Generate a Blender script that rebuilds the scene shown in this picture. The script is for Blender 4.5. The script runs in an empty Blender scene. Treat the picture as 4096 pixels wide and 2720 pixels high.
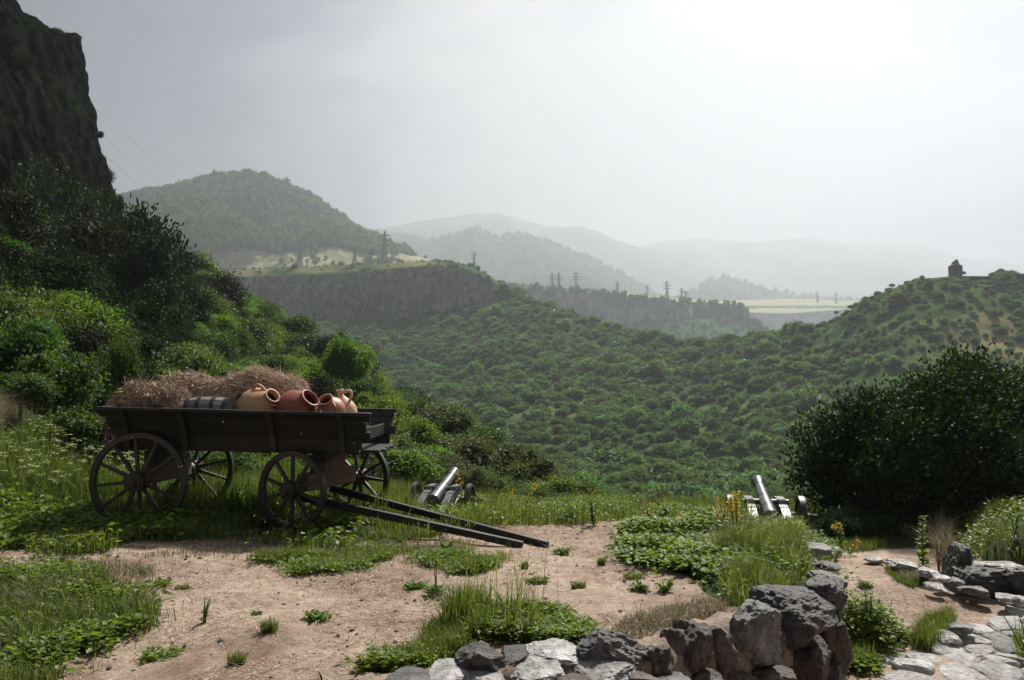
import bpy, bmesh, math, random
import numpy as np
from mathutils import Vector, Matrix, Euler

random.seed(7)
RNG = np.random.default_rng(11)
SC = bpy.context.scene
COL = SC.collection

# ------------------------------------------------------------------ camera, sky, sun, exposure
F = 3072.0                      # focal length in pixels of the 4096 wide photograph
EYE = 1.6
PITCH = math.atan(190.0 / F)
cam_d = bpy.data.cameras.new('camera')
cam_d.sensor_width = 36.0
cam_d.lens = 27.0
cam_d.clip_start = 0.05
cam_d.clip_end = 30000
cam = bpy.data.objects.new('camera', cam_d)
cam.location = (0, 0, EYE)
cam.rotation_euler = (math.pi / 2 + PITCH, 0, 0)
COL.objects.link(cam)
SC.camera = cam

SUN_AZ = math.radians(27)      # clockwise from the view direction (+Y)
SUN_EL = math.radians(50)
wd = bpy.data.worlds.new('World')
SC.world = wd
wd.use_nodes = True
wn = wd.node_tree
wn.nodes.clear()


def N(tree, typ, **kw):
    n = tree.nodes.new(typ)
    for k, v in kw.items():
        setattr(n, k, v)
    return n


def lk(tree, a, b):
    tree.links.new(a, b)


def build_world():
    t = wn
    out = N(t, 'ShaderNodeOutputWorld')
    bg = N(t, 'ShaderNodeBackground')
    bg.inputs['Strength'].default_value = 0.1
    lk(t, bg.outputs[0], out.inputs[0])
    sky = N(t, 'ShaderNodeTexSky')
    sky.sky_type = 'NISHITA'
    sky.sun_disc = False
    sky.sun_elevation = SUN_EL
    sky.sun_rotation = SUN_AZ
    tc = N(t, 'ShaderNodeTexCoord')
    # broad glow of the cloud deck round the hidden sun side, falling off to a grey storm sky
    dot = N(t, 'ShaderNodeVectorMath', operation='DOT_PRODUCT')
    az, el = math.radians(17), math.radians(20)
    dot.inputs[1].default_value = (math.sin(az) * math.cos(el), math.cos(az) * math.cos(el), math.sin(el))
    lk(t, tc.outputs['Generated'], dot.inputs[0])
    n1 = N(t, 'ShaderNodeTexNoise')
    n1.inputs['Scale'].default_value = 2.1
    n1.inputs['Detail'].default_value = 5
    n1.inputs['Roughness'].default_value = 0.5
    n1.inputs['Distortion'].default_value = 0.25
    mp = N(t, 'ShaderNodeMapping')
    mp.inputs['Scale'].default_value = (1, 1, 1.9)
    mp.inputs['Location'].default_value = (0.35, 0.1, 0.72)
    lk(t, tc.outputs['Generated'], mp.inputs[0])
    lk(t, mp.outputs[0], n1.inputs['Vector'])
    a = N(t, 'ShaderNodeMath', operation='MULTIPLY_ADD')
    a.inputs[1].default_value = 0.62
    a.inputs[2].default_value = -0.31
    lk(t, n1.outputs['Fac'], a.inputs[0])
    b = N(t, 'ShaderNodeMath', operation='ADD')
    lk(t, dot.outputs['Value'], b.inputs[0])
    lk(t, a.outputs[0], b.inputs[1])
    ramp = N(t, 'ShaderNodeValToRGB')
    cr = ramp.color_ramp
    cr.interpolation = 'EASE'
    cr.elements[0].position = 0.0
    cr.elements[0].color = (0.17, 0.185, 0.215, 1)
    cr.elements[1].position = 1.0
    cr.elements[1].color = (0.62, 0.60, 0.585, 1)
    for p, c in ((0.70, (0.012, 0.022, 0.055)), (0.80, (0.03, 0.048, 0.10)), (0.88, (0.26, 0.278, 0.325)), (0.94, (0.505, 0.495, 0.49))):
        e = cr.elements.new(p)
        e.color = (*c, 1)
    lk(t, b.outputs[0], ramp.inputs[0])
    sc = N(t, 'ShaderNodeVectorMath', operation='SCALE')
    sc.inputs['Scale'].default_value = 3.9
    lk(t, ramp.outputs[0], sc.inputs[0])
    mix = N(t, 'ShaderNodeMix', data_type='RGBA')
    mix.inputs['Factor'].default_value = 0.985
    lk(t, sky.outputs[0], mix.inputs[6])
    lk(t, sc.outputs[0], mix.inputs[7])
    lk(t, mix.outputs[2], bg.inputs['Color'])


build_world()

sun_d = bpy.data.lights.new('sun', 'SUN')
sun_d.energy = 4.6
sun_d.angle = math.radians(3)
sun_d.color = (1.0, 0.95, 0.87)
sun = bpy.data.objects.new('sun', sun_d)
sd = Vector((math.sin(SUN_AZ) * math.cos(SUN_EL), math.cos(SUN_AZ) * math.cos(SUN_EL), math.sin(SUN_EL)))
sun.rotation_euler = sd.to_track_quat('Z', 'Y').to_euler()
COL.objects.link(sun)

SC.view_settings.view_transform = 'Standard'
SC.view_settings.look = 'None'
SC.view_settings.gamma = 1.0
SC.view_settings.exposure = 1.14
SC.view_settings.use_curve_mapping = False
SC.render.engine = 'CYCLES'
SC.cycles.use_denoising = True
SC.cycles.max_bounces = 6
SC.cycles.diffuse_bounces = 3
SC.cycles.glossy_bounces = 2
SC.cycles.transmission_bounces = 4
SC.cycles.volume_bounces = 1
SC.cycles.transparent_max_bounces = 8

# ------------------------------------------------------------------ pixels of the photograph -> places in the world
CP, SP = math.cos(PITCH), math.sin(PITCH)


def W(px, py, Y):
    """world point seen at (px, py) of the photograph at depth Y in front of the camera"""
    px, py, Y = np.asarray(px, float), np.asarray(py, float), np.asarray(Y, float)
    u, v = (px - 2048) / F, (1360 - py) / F
    t = Y / (CP - SP * v)
    return np.stack(np.broadcast_arrays(u * t, Y, EYE + t * (SP + CP * v)), -1)


def PX(P):
    P = np.asarray(P, float)
    x, y, z = P[..., 0], P[..., 1], P[..., 2] - EYE
    d = CP * y + SP * z
    v = (-SP * y + CP * z) / np.maximum(d, 1e-6)
    return 2048 + F * x / np.maximum(d, 1e-6), 1360 - F * v


# ------------------------------------------------------------------ noise
def _hash(ix, iy, iz, seed):
    h = (ix.astype(np.int64) * 374761393 + iy.astype(np.int64) * 668265263 + iz.astype(np.int64) * 2147483647 + seed * 1274126177) & 0xFFFFFFFF
    h = ((h ^ (h >> 13)) * 1274126177) & 0xFFFFFFFF
    h = h ^ (h >> 16)
    return (h & 0xFFFF) / 65535.0


def vnoise(P, seed=0):
    P = np.asarray(P, float)
    i = np.floor(P).astype(np.int64)
    f = P - i
    f = f * f * (3 - 2 * f)
    r = 0
    for dx in (0, 1):
        for dy in (0, 1):
            for dz in (0, 1):
                w = (f[..., 0] if dx else 1 - f[..., 0]) * (f[..., 1] if dy else 1 - f[..., 1]) * (f[..., 2] if dz else 1 - f[..., 2])
                r = r + w * _hash(i[..., 0] + dx, i[..., 1] + dy, i[..., 2] + dz, seed)
    return r * 2 - 1


def fbm(P, oct=4, seed=0, gain=0.5):
    a, s, r = 1.0, 1.0, 0
    P = np.asarray(P, float)
    for o in range(oct):
        r = r + a * vnoise(P * s + o * 17.3, seed + o)
        a *= gain
        s *= 2.03
    return r


def xyz(x, y, z=0.0):
    return np.stack(np.broadcast_arrays(np.asarray(x, float), np.asarray(y, float), np.asarray(z, float)), -1)


def sm(a, b, t):
    t = np.clip((t - a) / (b - a), 0, 1)
    return t * t * (3 - 2 * t)


def softplus(t, k=1.0):
    return np.log1p(np.exp(np.clip(t / k, -40, 40))) * k


# ------------------------------------------------------------------ mesh building
class MB:
    def __init__(s):
        s.V, s.P, s.T, s.n = [], [], [], 0

    def add(s, V, faces, tint=None):
        V = np.asarray(V, float).reshape(-1, 3)
        for f in (faces if isinstance(faces, list) else [faces]):
            f = np.asarray(f, np.int64)
            if f.size:
                s.P.append(f + s.n)
        s.V.append(V)
        s.T.append(np.full(len(V), 0.5) if tint is None else np.broadcast_to(np.asarray(tint, float), (len(V),)))
        s.n += len(V)
        return s

    def mesh(s, name, mats, smooth=False):
        me = bpy.data.meshes.new(name)
        V = np.concatenate(s.V)
        me.vertices.add(len(V))
        me.vertices.foreach_set('co', V.astype(np.float32).ravel())
        idx = np.concatenate([p.ravel() for p in s.P])
        tot = np.concatenate([np.full(len(p), p.shape[1]) for p in s.P])
        st = np.concatenate([[0], np.cumsum(tot)[:-1]])
        me.loops.add(len(idx))
        me.loops.foreach_set('vertex_index', idx.astype(np.int32))
        me.polygons.add(len(tot))
        me.polygons.foreach_set('loop_start', st.astype(np.int32))
        me.polygons.foreach_set('use_smooth', np.full(len(tot), bool(smooth)))
        at = me.attributes.new('tint', 'FLOAT', 'POINT')
        at.data.foreach_set('value', np.concatenate(s.T).astype(np.float32))
        me.update(calc_edges=True)
        for m in (mats if isinstance(mats, (list, tuple)) else [mats]):
            me.materials.append(m)
        return me

    def obj(s, name, mat, parent=None, smooth=False, bevel=0, loc=None):
        o = bpy.data.objects.new(name, s.mesh(name, mat, smooth))
        COL.objects.link(o)
        if parent is not None:
            o.parent = parent
        if loc is not None:
            o.location = loc
        if bevel:
            b = o.modifiers.new('bevel', 'BEVEL')
            b.width = bevel
            b.segments = 2
            b.limit_method = 'ANGLE'
        return o


def thing(name, label, cat, loc=(0, 0, 0), rotz=0, group=None):
    o = bpy.data.objects.new(name, None)
    o.empty_display_size = 0.2
    COL.objects.link(o)
    o.location = tuple(float(c) for c in loc)
    o.rotation_euler = (0, 0, rotz)
    return tag(o, label, cat, group)


def tag(o, label, cat, group=None):
    o['label'] = label
    if cat:
        o['category'] = cat
    if group:
        o['group'] = group
    return o


def kind(o, k, label=None):
    o['kind'] = k
    if label:
        o['label'] = label
    return o


def sub(name, parent, loc=(0, 0, 0), rot=(0, 0, 0)):
    o = bpy.data.objects.new(name, None)
    o.empty_display_size = 0.1
    COL.objects.link(o)
    o.parent = parent
    o.location = loc
    o.rotation_euler = rot
    return o


def copy_tree(o, parent=None):
    c = o.copy()
    COL.objects.link(c)
    c.parent = parent
    for ch in list(o.children):
        copy_tree(ch, c)
    return c


BOXF = np.array([[0, 3, 2, 1], [4, 5, 6, 7], [0, 1, 5, 4], [1, 2, 6, 5], [2, 3, 7, 6], [3, 0, 4, 7]])


def box_v(c, s, rot=None):
    x, y, z = np.asarray(s, float) / 2
    v = np.array([[-x, -y, -z], [x, -y, -z], [x, y, -z], [-x, y, -z], [-x, -y, z], [x, -y, z], [x, y, z], [-x, y, z]])
    if rot is not None:
        v = v @ np.array(Euler(rot).to_matrix()).T
    return v + np.asarray(c, float)


def add_box(mb, c, s, rot=None, jit=0.0, tint=None):
    v = box_v(c, s, rot)
    if jit:
        v = v + RNG.uniform(-jit, jit, v.shape)
    mb.add(v, BOXF, tint)


def add_bar(mb, p0, p1, w, h, up=(0, 0, 1), w1=None, h1=None, seg=1, jit=0.0, tint=None):
    """a squared timber from p0 to p1, w across and h along up"""
    p0, p1, up = (np.asarray(a, float) for a in (p0, p1, up))
    d = p1 - p0
    d = d / np.linalg.norm(d)
    sd_ = np.cross(d, up)
    sd_ /= np.linalg.norm(sd_)
    u = np.cross(sd_, d)
    w1 = w if w1 is None else w1
    h1 = h if h1 is None else h1
    V, Fc = [], []
    for i in range(seg + 1):
        t = i / seg
        c = p0 + (p1 - p0) * t
        ww, hh = (w + (w1 - w) * t) / 2, (h + (h1 - h) * t) / 2
        j = RNG.uniform(-jit, jit, (4, 3)) if jit else 0
        V += list(np.array([c - sd_ * ww - u * hh, c + sd_ * ww - u * hh, c + sd_ * ww + u * hh, c - sd_ * ww + u * hh]) + j)
    for i in range(seg):
        a = i * 4
        for k in range(4):
            Fc.append([a + k, a + (k + 1) % 4, a + 4 + (k + 1) % 4, a + 4 + k])
    Fc.append([3, 2, 1, 0])
    e = seg * 4
    Fc.append([e, e + 1, e + 2, e + 3])
    mb.add(V, np.array(Fc), tint)


def frame_of(d):
    d = np.asarray(d, float)
    d = d / np.linalg.norm(d)
    a = np.array([0, 0, 1.0]) if abs(d[2]) < 0.9 else np.array([1.0, 0, 0])
    x = np.cross(a, d)
    x /= np.linalg.norm(x)
    return x, np.cross(d, x), d


def add_tube(mb, pts, r, n=8, caps=True, tint=None):
    pts = np.asarray(pts, float)
    r = np.broadcast_to(np.asarray(r, float), (len(pts),))
    V, k = [], len(pts)
    ang = np.arange(n) * 2 * np.pi / n
    px_ = None
    for i in range(k):
        d = pts[min(i + 1, k - 1)] - pts[max(i - 1, 0)]
        d = d / (np.linalg.norm(d) + 1e-9)
        if px_ is None:
            x, y, _ = frame_of(d)
        else:
            x = px_ - d * np.dot(px_, d)
            x /= np.linalg.norm(x) + 1e-9
            y = np.cross(d, x)
        px_ = x
        V.append(pts[i] + r[i] * (np.cos(ang)[:, None] * x + np.sin(ang)[:, None] * y))
    V = np.concatenate(V)
    i, j = np.meshgrid(np.arange(k - 1), np.arange(n), indexing='ij')
    q = np.stack([i * n + j, i * n + (j + 1) % n, (i + 1) * n + (j + 1) % n, (i + 1) * n + j], -1).reshape(-1, 4)
    fs = [q]
    if caps:
        fs += [np.arange(n)[::-1][None], (np.arange(n) + (k - 1) * n)[None]]
    mb.add(V, fs, tint)


def add_lathe(mb, prof, base=(0, 0, 0), axis=(0, 0, 1), n=28, wob=0.0, seed=0, tint=None):
    """prof: (radius, height) pairs along the axis; returns nothing"""
    x, y, d = frame_of(axis)
    base = np.asarray(base, float)
    ang = np.arange(n) * 2 * np.pi / n
    V = []
    for r, h in prof:
        rr = r * (1 + wob * vnoise(xyz(np.cos(ang) * 1.5 + 9, np.sin(ang) * 1.5 + 9, h * 6), seed)) if wob else np.full(n, r)
        V.append(base + d * h + rr[:, None] * (np.cos(ang)[:, None] * x + np.sin(ang)[:, None] * y))
    V = np.concatenate(V)
    k = len(prof)
    i, j = np.meshgrid(np.arange(k - 1), np.arange(n), indexing='ij')
    q = np.stack([i * n + j, i * n + (j + 1) % n, (i + 1) * n + (j + 1) % n, (i + 1) * n + j], -1).reshape(-1, 4)
    fs = [q]
    if prof[0][0] > 1e-4:
        fs.append(np.arange(n)[::-1][None])
    if prof[-1][0] > 1e-4:
        fs.append((np.arange(n) + (k - 1) * n)[None])
    mb.add(V, fs, tint)


def grid_faces(nu, nv, closed=False):
    i, j = np.meshgrid(np.arange(nu - 1), np.arange(nv if closed else nv - 1), indexing='ij')
    j2 = (j + 1) % nv
    return np.stack([i * nv + j, i * nv + j2, (i + 1) * nv + j2, (i + 1) * nv + j], -1).reshape(-1, 4)


def leaf_quads(mb, P, D, Nn, L, Wd, tint, fold=0.0):
    """pointed leaves: base P, direction D, blade normal about Nn"""
    S = np.cross(D, Nn)
    S /= np.linalg.norm(S, axis=1, keepdims=True) + 1e-9
    Nn = np.cross(S, D)
    L, Wd = np.broadcast_to(L, (len(P),))[:, None], np.broadcast_to(Wd, (len(P),))[:, None]
    mid = P + D * L * 0.45
    V = np.stack([P, mid + S * Wd / 2 + Nn * Wd * fold, P + D * L, mid - S * Wd / 2 + Nn * Wd * fold], 1).reshape(-1, 3)
    f = np.arange(len(P))[:, None] * 4 + np.arange(4)[None]
    mb.add(V, f, np.repeat(np.broadcast_to(tint, (len(P),)), 4))


def unit(n, rng=None):
    v = (rng or RNG).normal(size=(n, 3))
    return v / np.linalg.norm(v, axis=1, keepdims=True)


def blades(mb, P, H, Wd, lean, tint, bend=0.5):
    """grass blades of two joints: base points P, heights H, horizontal lean vector (n,3)"""
    n = len(P)
    H, Wd = np.broadcast_to(H, (n,))[:, None], np.broadcast_to(Wd, (n,))[:, None]
    a = RNG.uniform(0, 2 * np.pi, n)
    S = np.stack([np.cos(a), np.sin(a), np.zeros(n)], 1)
    up = np.array([0, 0, 1.0])
    m = P + up * H * 0.55 + lean * H * 0.25
    tp = P + up * H * (1 - 0.35 * bend * np.linalg.norm(lean, axis=1, keepdims=True)) + lean * H * (0.25 + bend)
    V = np.stack([P - S * Wd / 2, P + S * Wd / 2, m + S * Wd * 0.42, m - S * Wd * 0.42, tp], 1).reshape(-1, 3)
    b = np.arange(n)[:, None] * 5
    mb.add(V, [b + np.array([[0, 1, 2, 3]]), b + np.array([[3, 2, 4]])], np.repeat(np.broadcast_to(tint, (n,)), 5))


def in_poly(px, py, poly):
    r = np.zeros(np.shape(px), bool)
    n = len(poly)
    for i in range(n):
        x0, y0 = poly[i]
        x1, y1 = poly[(i + 1) % n]
        c = ((y0 > py) != (y1 > py)) & (px < (x1 - x0) * (py - y0) / ((y1 - y0) if y1 != y0 else 1e-9) + x0)
        r ^= c
    return r


def poly_sd(x, y, poly):
    """signed distance to a polygon in plan, negative inside"""
    d = np.full(np.shape(x), 1e9)
    n = len(poly)
    for i in range(n):
        x0, y0 = poly[i]
        x1, y1 = poly[(i + 1) % n]
        ex, ey = x1 - x0, y1 - y0
        t = np.clip(((x - x0) * ex + (y - y0) * ey) / (ex * ex + ey * ey), 0, 1)
        d = np.minimum(d, np.hypot(x - x0 - ex * t, y - y0 - ey * t))
    return np.where(in_poly(x, y, poly), -d, d)


# ------------------------------------------------------------------ materials
def mat(name):
    m = bpy.data.materials.new(name)
    m.use_nodes = True
    t = m.node_tree
    t.nodes.clear()
    out = N(t, 'ShaderNodeOutputMaterial')
    return m, t, out


def noise_node(t, scale, detail=4, rough=0.55, coord='Object', vec_scale=None, dist=0.0):
    tc = N(t, 'ShaderNodeTexCoord')
    v = tc.outputs[coord]
    if vec_scale is not None:
        mp = N(t, 'ShaderNodeMapping')
        mp.inputs['Scale'].default_value = vec_scale
        lk(t, v, mp.inputs[0])
        v = mp.outputs[0]
    n = N(t, 'ShaderNodeTexNoise')
    n.inputs['Scale'].default_value = scale
    n.inputs['Detail'].default_value = detail
    n.inputs['Roughness'].default_value = rough
    n.inputs['Distortion'].default_value = dist
    lk(t, v, n.inputs['Vector'])
    return n.outputs['Fac']


def ramp_node(t, fac, stops):
    r = N(t, 'ShaderNodeValToRGB')
    e = r.color_ramp.elements
    while len(e) < len(stops):
        e.new(0.5)
    for k, (p, c) in enumerate(stops):
        e[k].position = p
        e[k].color = (*c, 1)
    lk(t, fac, r.inputs[0])
    return r.outputs[0]


def mixc(t, fac, a, b, mode='MIX'):
    m = N(t, 'ShaderNodeMix', data_type='RGBA')
    m.blend_type = mode
    for sock, v in ((m.inputs['Factor'], fac), (m.inputs[6], a), (m.inputs[7], b)):
        if isinstance(v, (int, float)):
            sock.default_value = v
        elif isinstance(v, tuple):
            sock.default_value = (*v, 1)
        else:
            lk(t, v, sock)
    return m.outputs[2]


def mathn(t, op, a, b=None, c=None):
    m = N(t, 'ShaderNodeMath', operation=op)
    for k, v in enumerate((a, b, c)):
        if v is None:
            continue
        if isinstance(v, (int, float)):
            m.inputs[k].default_value = v
        else:
            lk(t, v, m.inputs[k])
    return m.outputs[0]


def bsdf(t, out, color, rough=0.6, spec=0.5, bump=None, bstr=0.4, bdist=0.02, metal=0.0):
    p = N(t, 'ShaderNodeBsdfPrincipled')
    for s, v in (('Base Color', color), ('Roughness', rough), ('Specular IOR Level', spec), ('Metallic', metal)):
        if isinstance(v, (int, float)):
            p.inputs[s].default_value = v
        elif isinstance(v, tuple):
            p.inputs[s].default_value = (*v, 1)
        else:
            lk(t, v, p.inputs[s])
    if bump is not None:
        b = N(t, 'ShaderNodeBump')
        b.inputs['Strength'].default_value = bstr
        b.inputs['Distance'].default_value = bdist
        lk(t, bump, b.inputs['Height'])
        lk(t, b.outputs[0], p.inputs['Normal'])
    lk(t, p.outputs[0], out.inputs[0])
    return p


def attr(t, name='tint'):
    a = N(t, 'ShaderNodeAttribute')
    a.attribute_name = name
    return a.outputs['Fac']


def objrand(t):
    return N(t, 'ShaderNodeObjectInfo').outputs['Random']


def m_foliage(name, dark, mid, light, trans=0.4, rough=0.5, spec=0.22, var=0.25, hue=0.05, tcol=(1.5, 1.45, 0.55)):
    m, t, out = mat(name)
    col = ramp_node(t, attr(t), [(0.0, dark), (0.5, mid), (1.0, light)])
    r = objrand(t)
    hsv = N(t, 'ShaderNodeHueSaturation')
    lk(t, mathn(t, 'MULTIPLY_ADD', r, hue, 0.5 - hue * 0.62), hsv.inputs['Hue'])
    lk(t, mathn(t, 'MULTIPLY_ADD', r, var * 2, 1 - var), hsv.inputs['Value'])
    lk(t, col, hsv.inputs['Color'])
    c = hsv.outputs[0]
    p = N(t, 'ShaderNodeBsdfPrincipled')
    lk(t, c, p.inputs['Base Color'])
    p.inputs['Roughness'].default_value = rough
    p.inputs['Specular IOR Level'].default_value = spec
    tr = N(t, 'ShaderNodeBsdfTranslucent')
    lk(t, mixc(t, 1.0, c, tcol, 'MULTIPLY'), tr.inputs['Color'])
    mx = N(t, 'ShaderNodeMixShader')
    mx.inputs[0].default_value = trans
    lk(t, p.outputs[0], mx.inputs[1])
    lk(t, tr.outputs[0], mx.inputs[2])
    lk(t, mx.outputs[0], out.inputs[0])
    return m


def m_wood(name, a, b, rough=0.5, spec=0.5, scale=9, axis=(1, 12, 12), bstr=0.5):
    m, t, out = mat(name)
    f = noise_node(t, scale, 6, 0.65, vec_scale=axis, dist=0.4)
    f2 = noise_node(t, 3.0, 3)
    col = ramp_node(t, f, [(0.3, a), (0.7, b)])
    col = mixc(t, 0.5, col, ramp_node(t, f2, [(0.3, (0.45, 0.45, 0.45)), (0.7, (1.0, 1.0, 1.0))]), 'MULTIPLY')
    r = objrand(t)
    col = mixc(t, 1.0, col, ramp_node(t, r, [(0, (0.75, 0.75, 0.75)), (1, (1.15, 1.12, 1.1))]), 'MULTIPLY')
    rg = mathn(t, 'MULTIPLY_ADD', f, 0.35, rough - 0.15)
    bsdf(t, out, col, rg, spec, f, bstr, 0.006)
    return m


M = {}
M['wagon'] = m_wood('dark_wagon_wood', (0.005, 0.0048, 0.0048), (0.016, 0.0148, 0.0145), 0.5, 0.4)
M['brown'] = m_wood('brown_timber', (0.10, 0.055, 0.035), (0.22, 0.13, 0.085), 0.6, 0.4)
M['spoke'] = m_wood('spoke_wood', (0.025, 0.018, 0.014), (0.06, 0.042, 0.033), 0.5, 0.5)
M['greywood'] = m_wood('weathered_grey_wood', (0.12, 0.11, 0.10), (0.30, 0.28, 0.25), 0.7, 0.3)
M['gunwood'] = m_wood('gun_carriage_wood', (0.12, 0.09, 0.075), (0.26, 0.21, 0.18), 0.6, 0.4)


def m_iron(name, a, b, rough, metal=0.3):
    m, t, out = mat(name)
    f = noise_node(t, 14, 6, 0.7)
    col = ramp_node(t, f, [(0.3, a), (0.7, b)])
    bsdf(t, out, col, mathn(t, 'MULTIPLY_ADD', f, 0.3, rough - 0.15), 0.6, f, 0.3, 0.004, metal)
    return m


M['iron'] = m_iron('black_iron', (0.012, 0.012, 0.013), (0.04, 0.036, 0.034), 0.45)
M['gun'] = m_iron('wet_gun_iron', (0.05, 0.052, 0.055), (0.15, 0.15, 0.155), 0.34, 0.5)
M['strap'] = m_iron('wet_iron_plate', (0.05, 0.052, 0.058), (0.17, 0.17, 0.18), 0.5, 0.3)
M['steel'] = m_iron('pylon_steel', (0.06, 0.065, 0.07), (0.12, 0.125, 0.13), 0.6, 0.2)


def m_clay(name, a, b, rough=0.6, streak=(1, 1, 5)):
    m, t, out = mat(name)
    f = noise_node(t, 7, 6, 0.65, vec_scale=streak)
    f2 = noise_node(t, 70, 3, 0.6)
    col = ramp_node(t, f, [(0.3, a), (0.68, b)])
    col = mixc(t, 0.25, col, ramp_node(t, f2, [(0.35, (0.5, 0.45, 0.42)), (0.6, (1, 1, 1))]), 'MULTIPLY')
    bsdf(t, out, col, rough, 0.4, f2, 0.25, 0.004)
    return m


M['tan'] = m_clay('tan_clay', (0.36, 0.20, 0.10), (0.50, 0.31, 0.17))
M['red'] = m_clay('red_glazed_clay', (0.19, 0.045, 0.025), (0.30, 0.085, 0.045), 0.42)
M['orange'] = m_clay('orange_clay', (0.28, 0.10, 0.06), (0.46, 0.20, 0.13), 0.5)
M['pale'] = m_clay('pale_clay', (0.48, 0.29, 0.18), (0.62, 0.44, 0.31), 0.6)


def m_hay(name, a, b, c):
    m, t, out = mat(name)
    col = ramp_node(t, attr(t), [(0, a), (0.5, b), (1, c)])
    bsdf(t, out, col, 0.6, 0.3)
    return m


M['hay'] = m_hay('dry_hay', (0.17, 0.10, 0.055), (0.38, 0.27, 0.185), (0.62, 0.50, 0.39))
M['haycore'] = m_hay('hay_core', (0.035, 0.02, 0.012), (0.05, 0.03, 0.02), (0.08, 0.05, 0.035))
M['straw'] = m_hay('straw_litter', (0.14, 0.085, 0.055), (0.42, 0.30, 0.215), (0.72, 0.58, 0.46))


def m_rock(name, dark, mid, pale, scale=3.5, patch=0.5, rough=0.55, tops=None):
    m, t, out = mat(name)
    f = noise_node(t, scale, 9, 0.68)
    f2 = noise_node(t, scale * 6, 7, 0.7)
    f3 = noise_node(t, scale * 0.6, 3, 0.5)
    col = ramp_node(t, f, [(0.28, dark), (0.5, mid), (0.75, pale)])
    col = mixc(t, 0.55, col, ramp_node(t, f2, [(0.38, (0.16, 0.155, 0.15)), (0.6, (1.25, 1.25, 1.25))]), 'MULTIPLY')
    if tops is not None:          # rain washed, lichen pale upper faces
        g = N(t, 'ShaderNodeNewGeometry')
        s = N(t, 'ShaderNodeSeparateXYZ')
        lk(t, g.outputs['Normal'], s.inputs[0])
        k = mathn(t, 'MULTIPLY', ramp_node(t, s.outputs['Z'], [(0.45, (0, 0, 0)), (0.85, (1, 1, 1))]), ramp_node(t, f2, [(0.3, (0.1, 0.1, 0.1)), (0.6, (1, 1, 1))]))
        col = mixc(t, k, col, tops)
    r = objrand(t)
    col = mixc(t, 1.0, col, ramp_node(t, r, [(0, (0.7, 0.68, 0.66)), (1, (1.2, 1.2, 1.2))]), 'MULTIPLY')
    h = mathn(t, 'MULTIPLY_ADD', f2, 0.4, f)
    bsdf(t, out, col, mathn(t, 'MULTIPLY_ADD', f2, 0.5, rough - 0.25), 0.5, h, 1.0, 0.06)
    return m


M['basalt'] = m_rock('dark_wet_basalt', (0.022, 0.02, 0.019), (0.055, 0.05, 0.047), (0.13, 0.12, 0.115), rough=0.5)
M['brownrock'] = m_rock('brown_basalt', (0.035, 0.026, 0.021), (0.085, 0.062, 0.05), (0.17, 0.13, 0.11), rough=0.6)
M['greyrock'] = m_rock('grey_rock', (0.05, 0.049, 0.05), (0.135, 0.13, 0.13), (0.33, 0.32, 0.315), rough=0.5)
M['palerock'] = m_rock('pale_limestone', (0.18, 0.175, 0.17), (0.42, 0.405, 0.395), (0.66, 0.645, 0.625), rough=0.34)  # pale stone, lightened further for the sky's sheen on wet faces
M['mortar'] = m_rock('sandy_mortar', (0.16, 0.115, 0.08), (0.30, 0.22, 0.16), (0.44, 0.34, 0.26), scale=6, rough=0.8)
M['core'] = m_rock('dark_earth_core', (0.02, 0.015, 0.012), (0.05, 0.037, 0.03), (0.09, 0.07, 0.055), scale=5, rough=0.8)
M['chapel'] = m_rock('chapel_stone', (0.02, 0.02, 0.02), (0.04, 0.038, 0.036), (0.07, 0.065, 0.06), scale=0.6)


def m_ground():
    m, t, out = mat('trodden_earth')
    f = noise_node(t, 1.1, 7, 0.65, dist=0.3)
    f2 = noise_node(t, 9, 8, 0.74)
    f3 = noise_node(t, 70, 6, 0.75)
    f4 = noise_node(t, 0.45, 4, 0.6, dist=0.5)
    dirt = ramp_node(t, f, [(0.3, (0.245, 0.178, 0.135)), (0.5, (0.39, 0.302, 0.242)), (0.7, (0.51, 0.415, 0.345))])
    dirt = mixc(t, ramp_node(t, f4, [(0.36, (1, 1, 1)), (0.52, (0, 0, 0))]), dirt, mixc(t, 1.0, dirt, (0.62, 0.56, 0.52), 'MULTIPLY'))
    dirt = mixc(t, 0.7, dirt, ramp_node(t, f2, [(0.34, (0.5, 0.45, 0.42)), (0.58, (1.15, 1.13, 1.1))]), 'MULTIPLY')
    dirt = mixc(t, 0.55, dirt, ramp_node(t, f3, [(0.38, (0.4, 0.37, 0.35)), (0.58, (1.2, 1.2, 1.2))]), 'MULTIPLY')
    soil = ramp_node(t, f2, [(0.3, (0.022, 0.024, 0.010)), (0.6, (0.045, 0.062, 0.018)), (0.75, (0.10, 0.085, 0.045))])
    a = attr(t)
    k = ramp_node(t, mathn(t, 'ADD', a, mathn(t, 'MULTIPLY_ADD', f2, 0.5, -0.25)), [(0.42, (0, 0, 0)), (0.62, (1, 1, 1))])
    col = mixc(t, k, dirt, soil)
    h = mathn(t, 'ADD', mathn(t, 'MULTIPLY', f2, 1.0), mathn(t, 'MULTIPLY', f3, 0.3))
    bsdf(t, out, col, 0.85, 0.12, h, 0.9, 0.04)
    return m


M['ground'] = m_ground()


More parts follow.
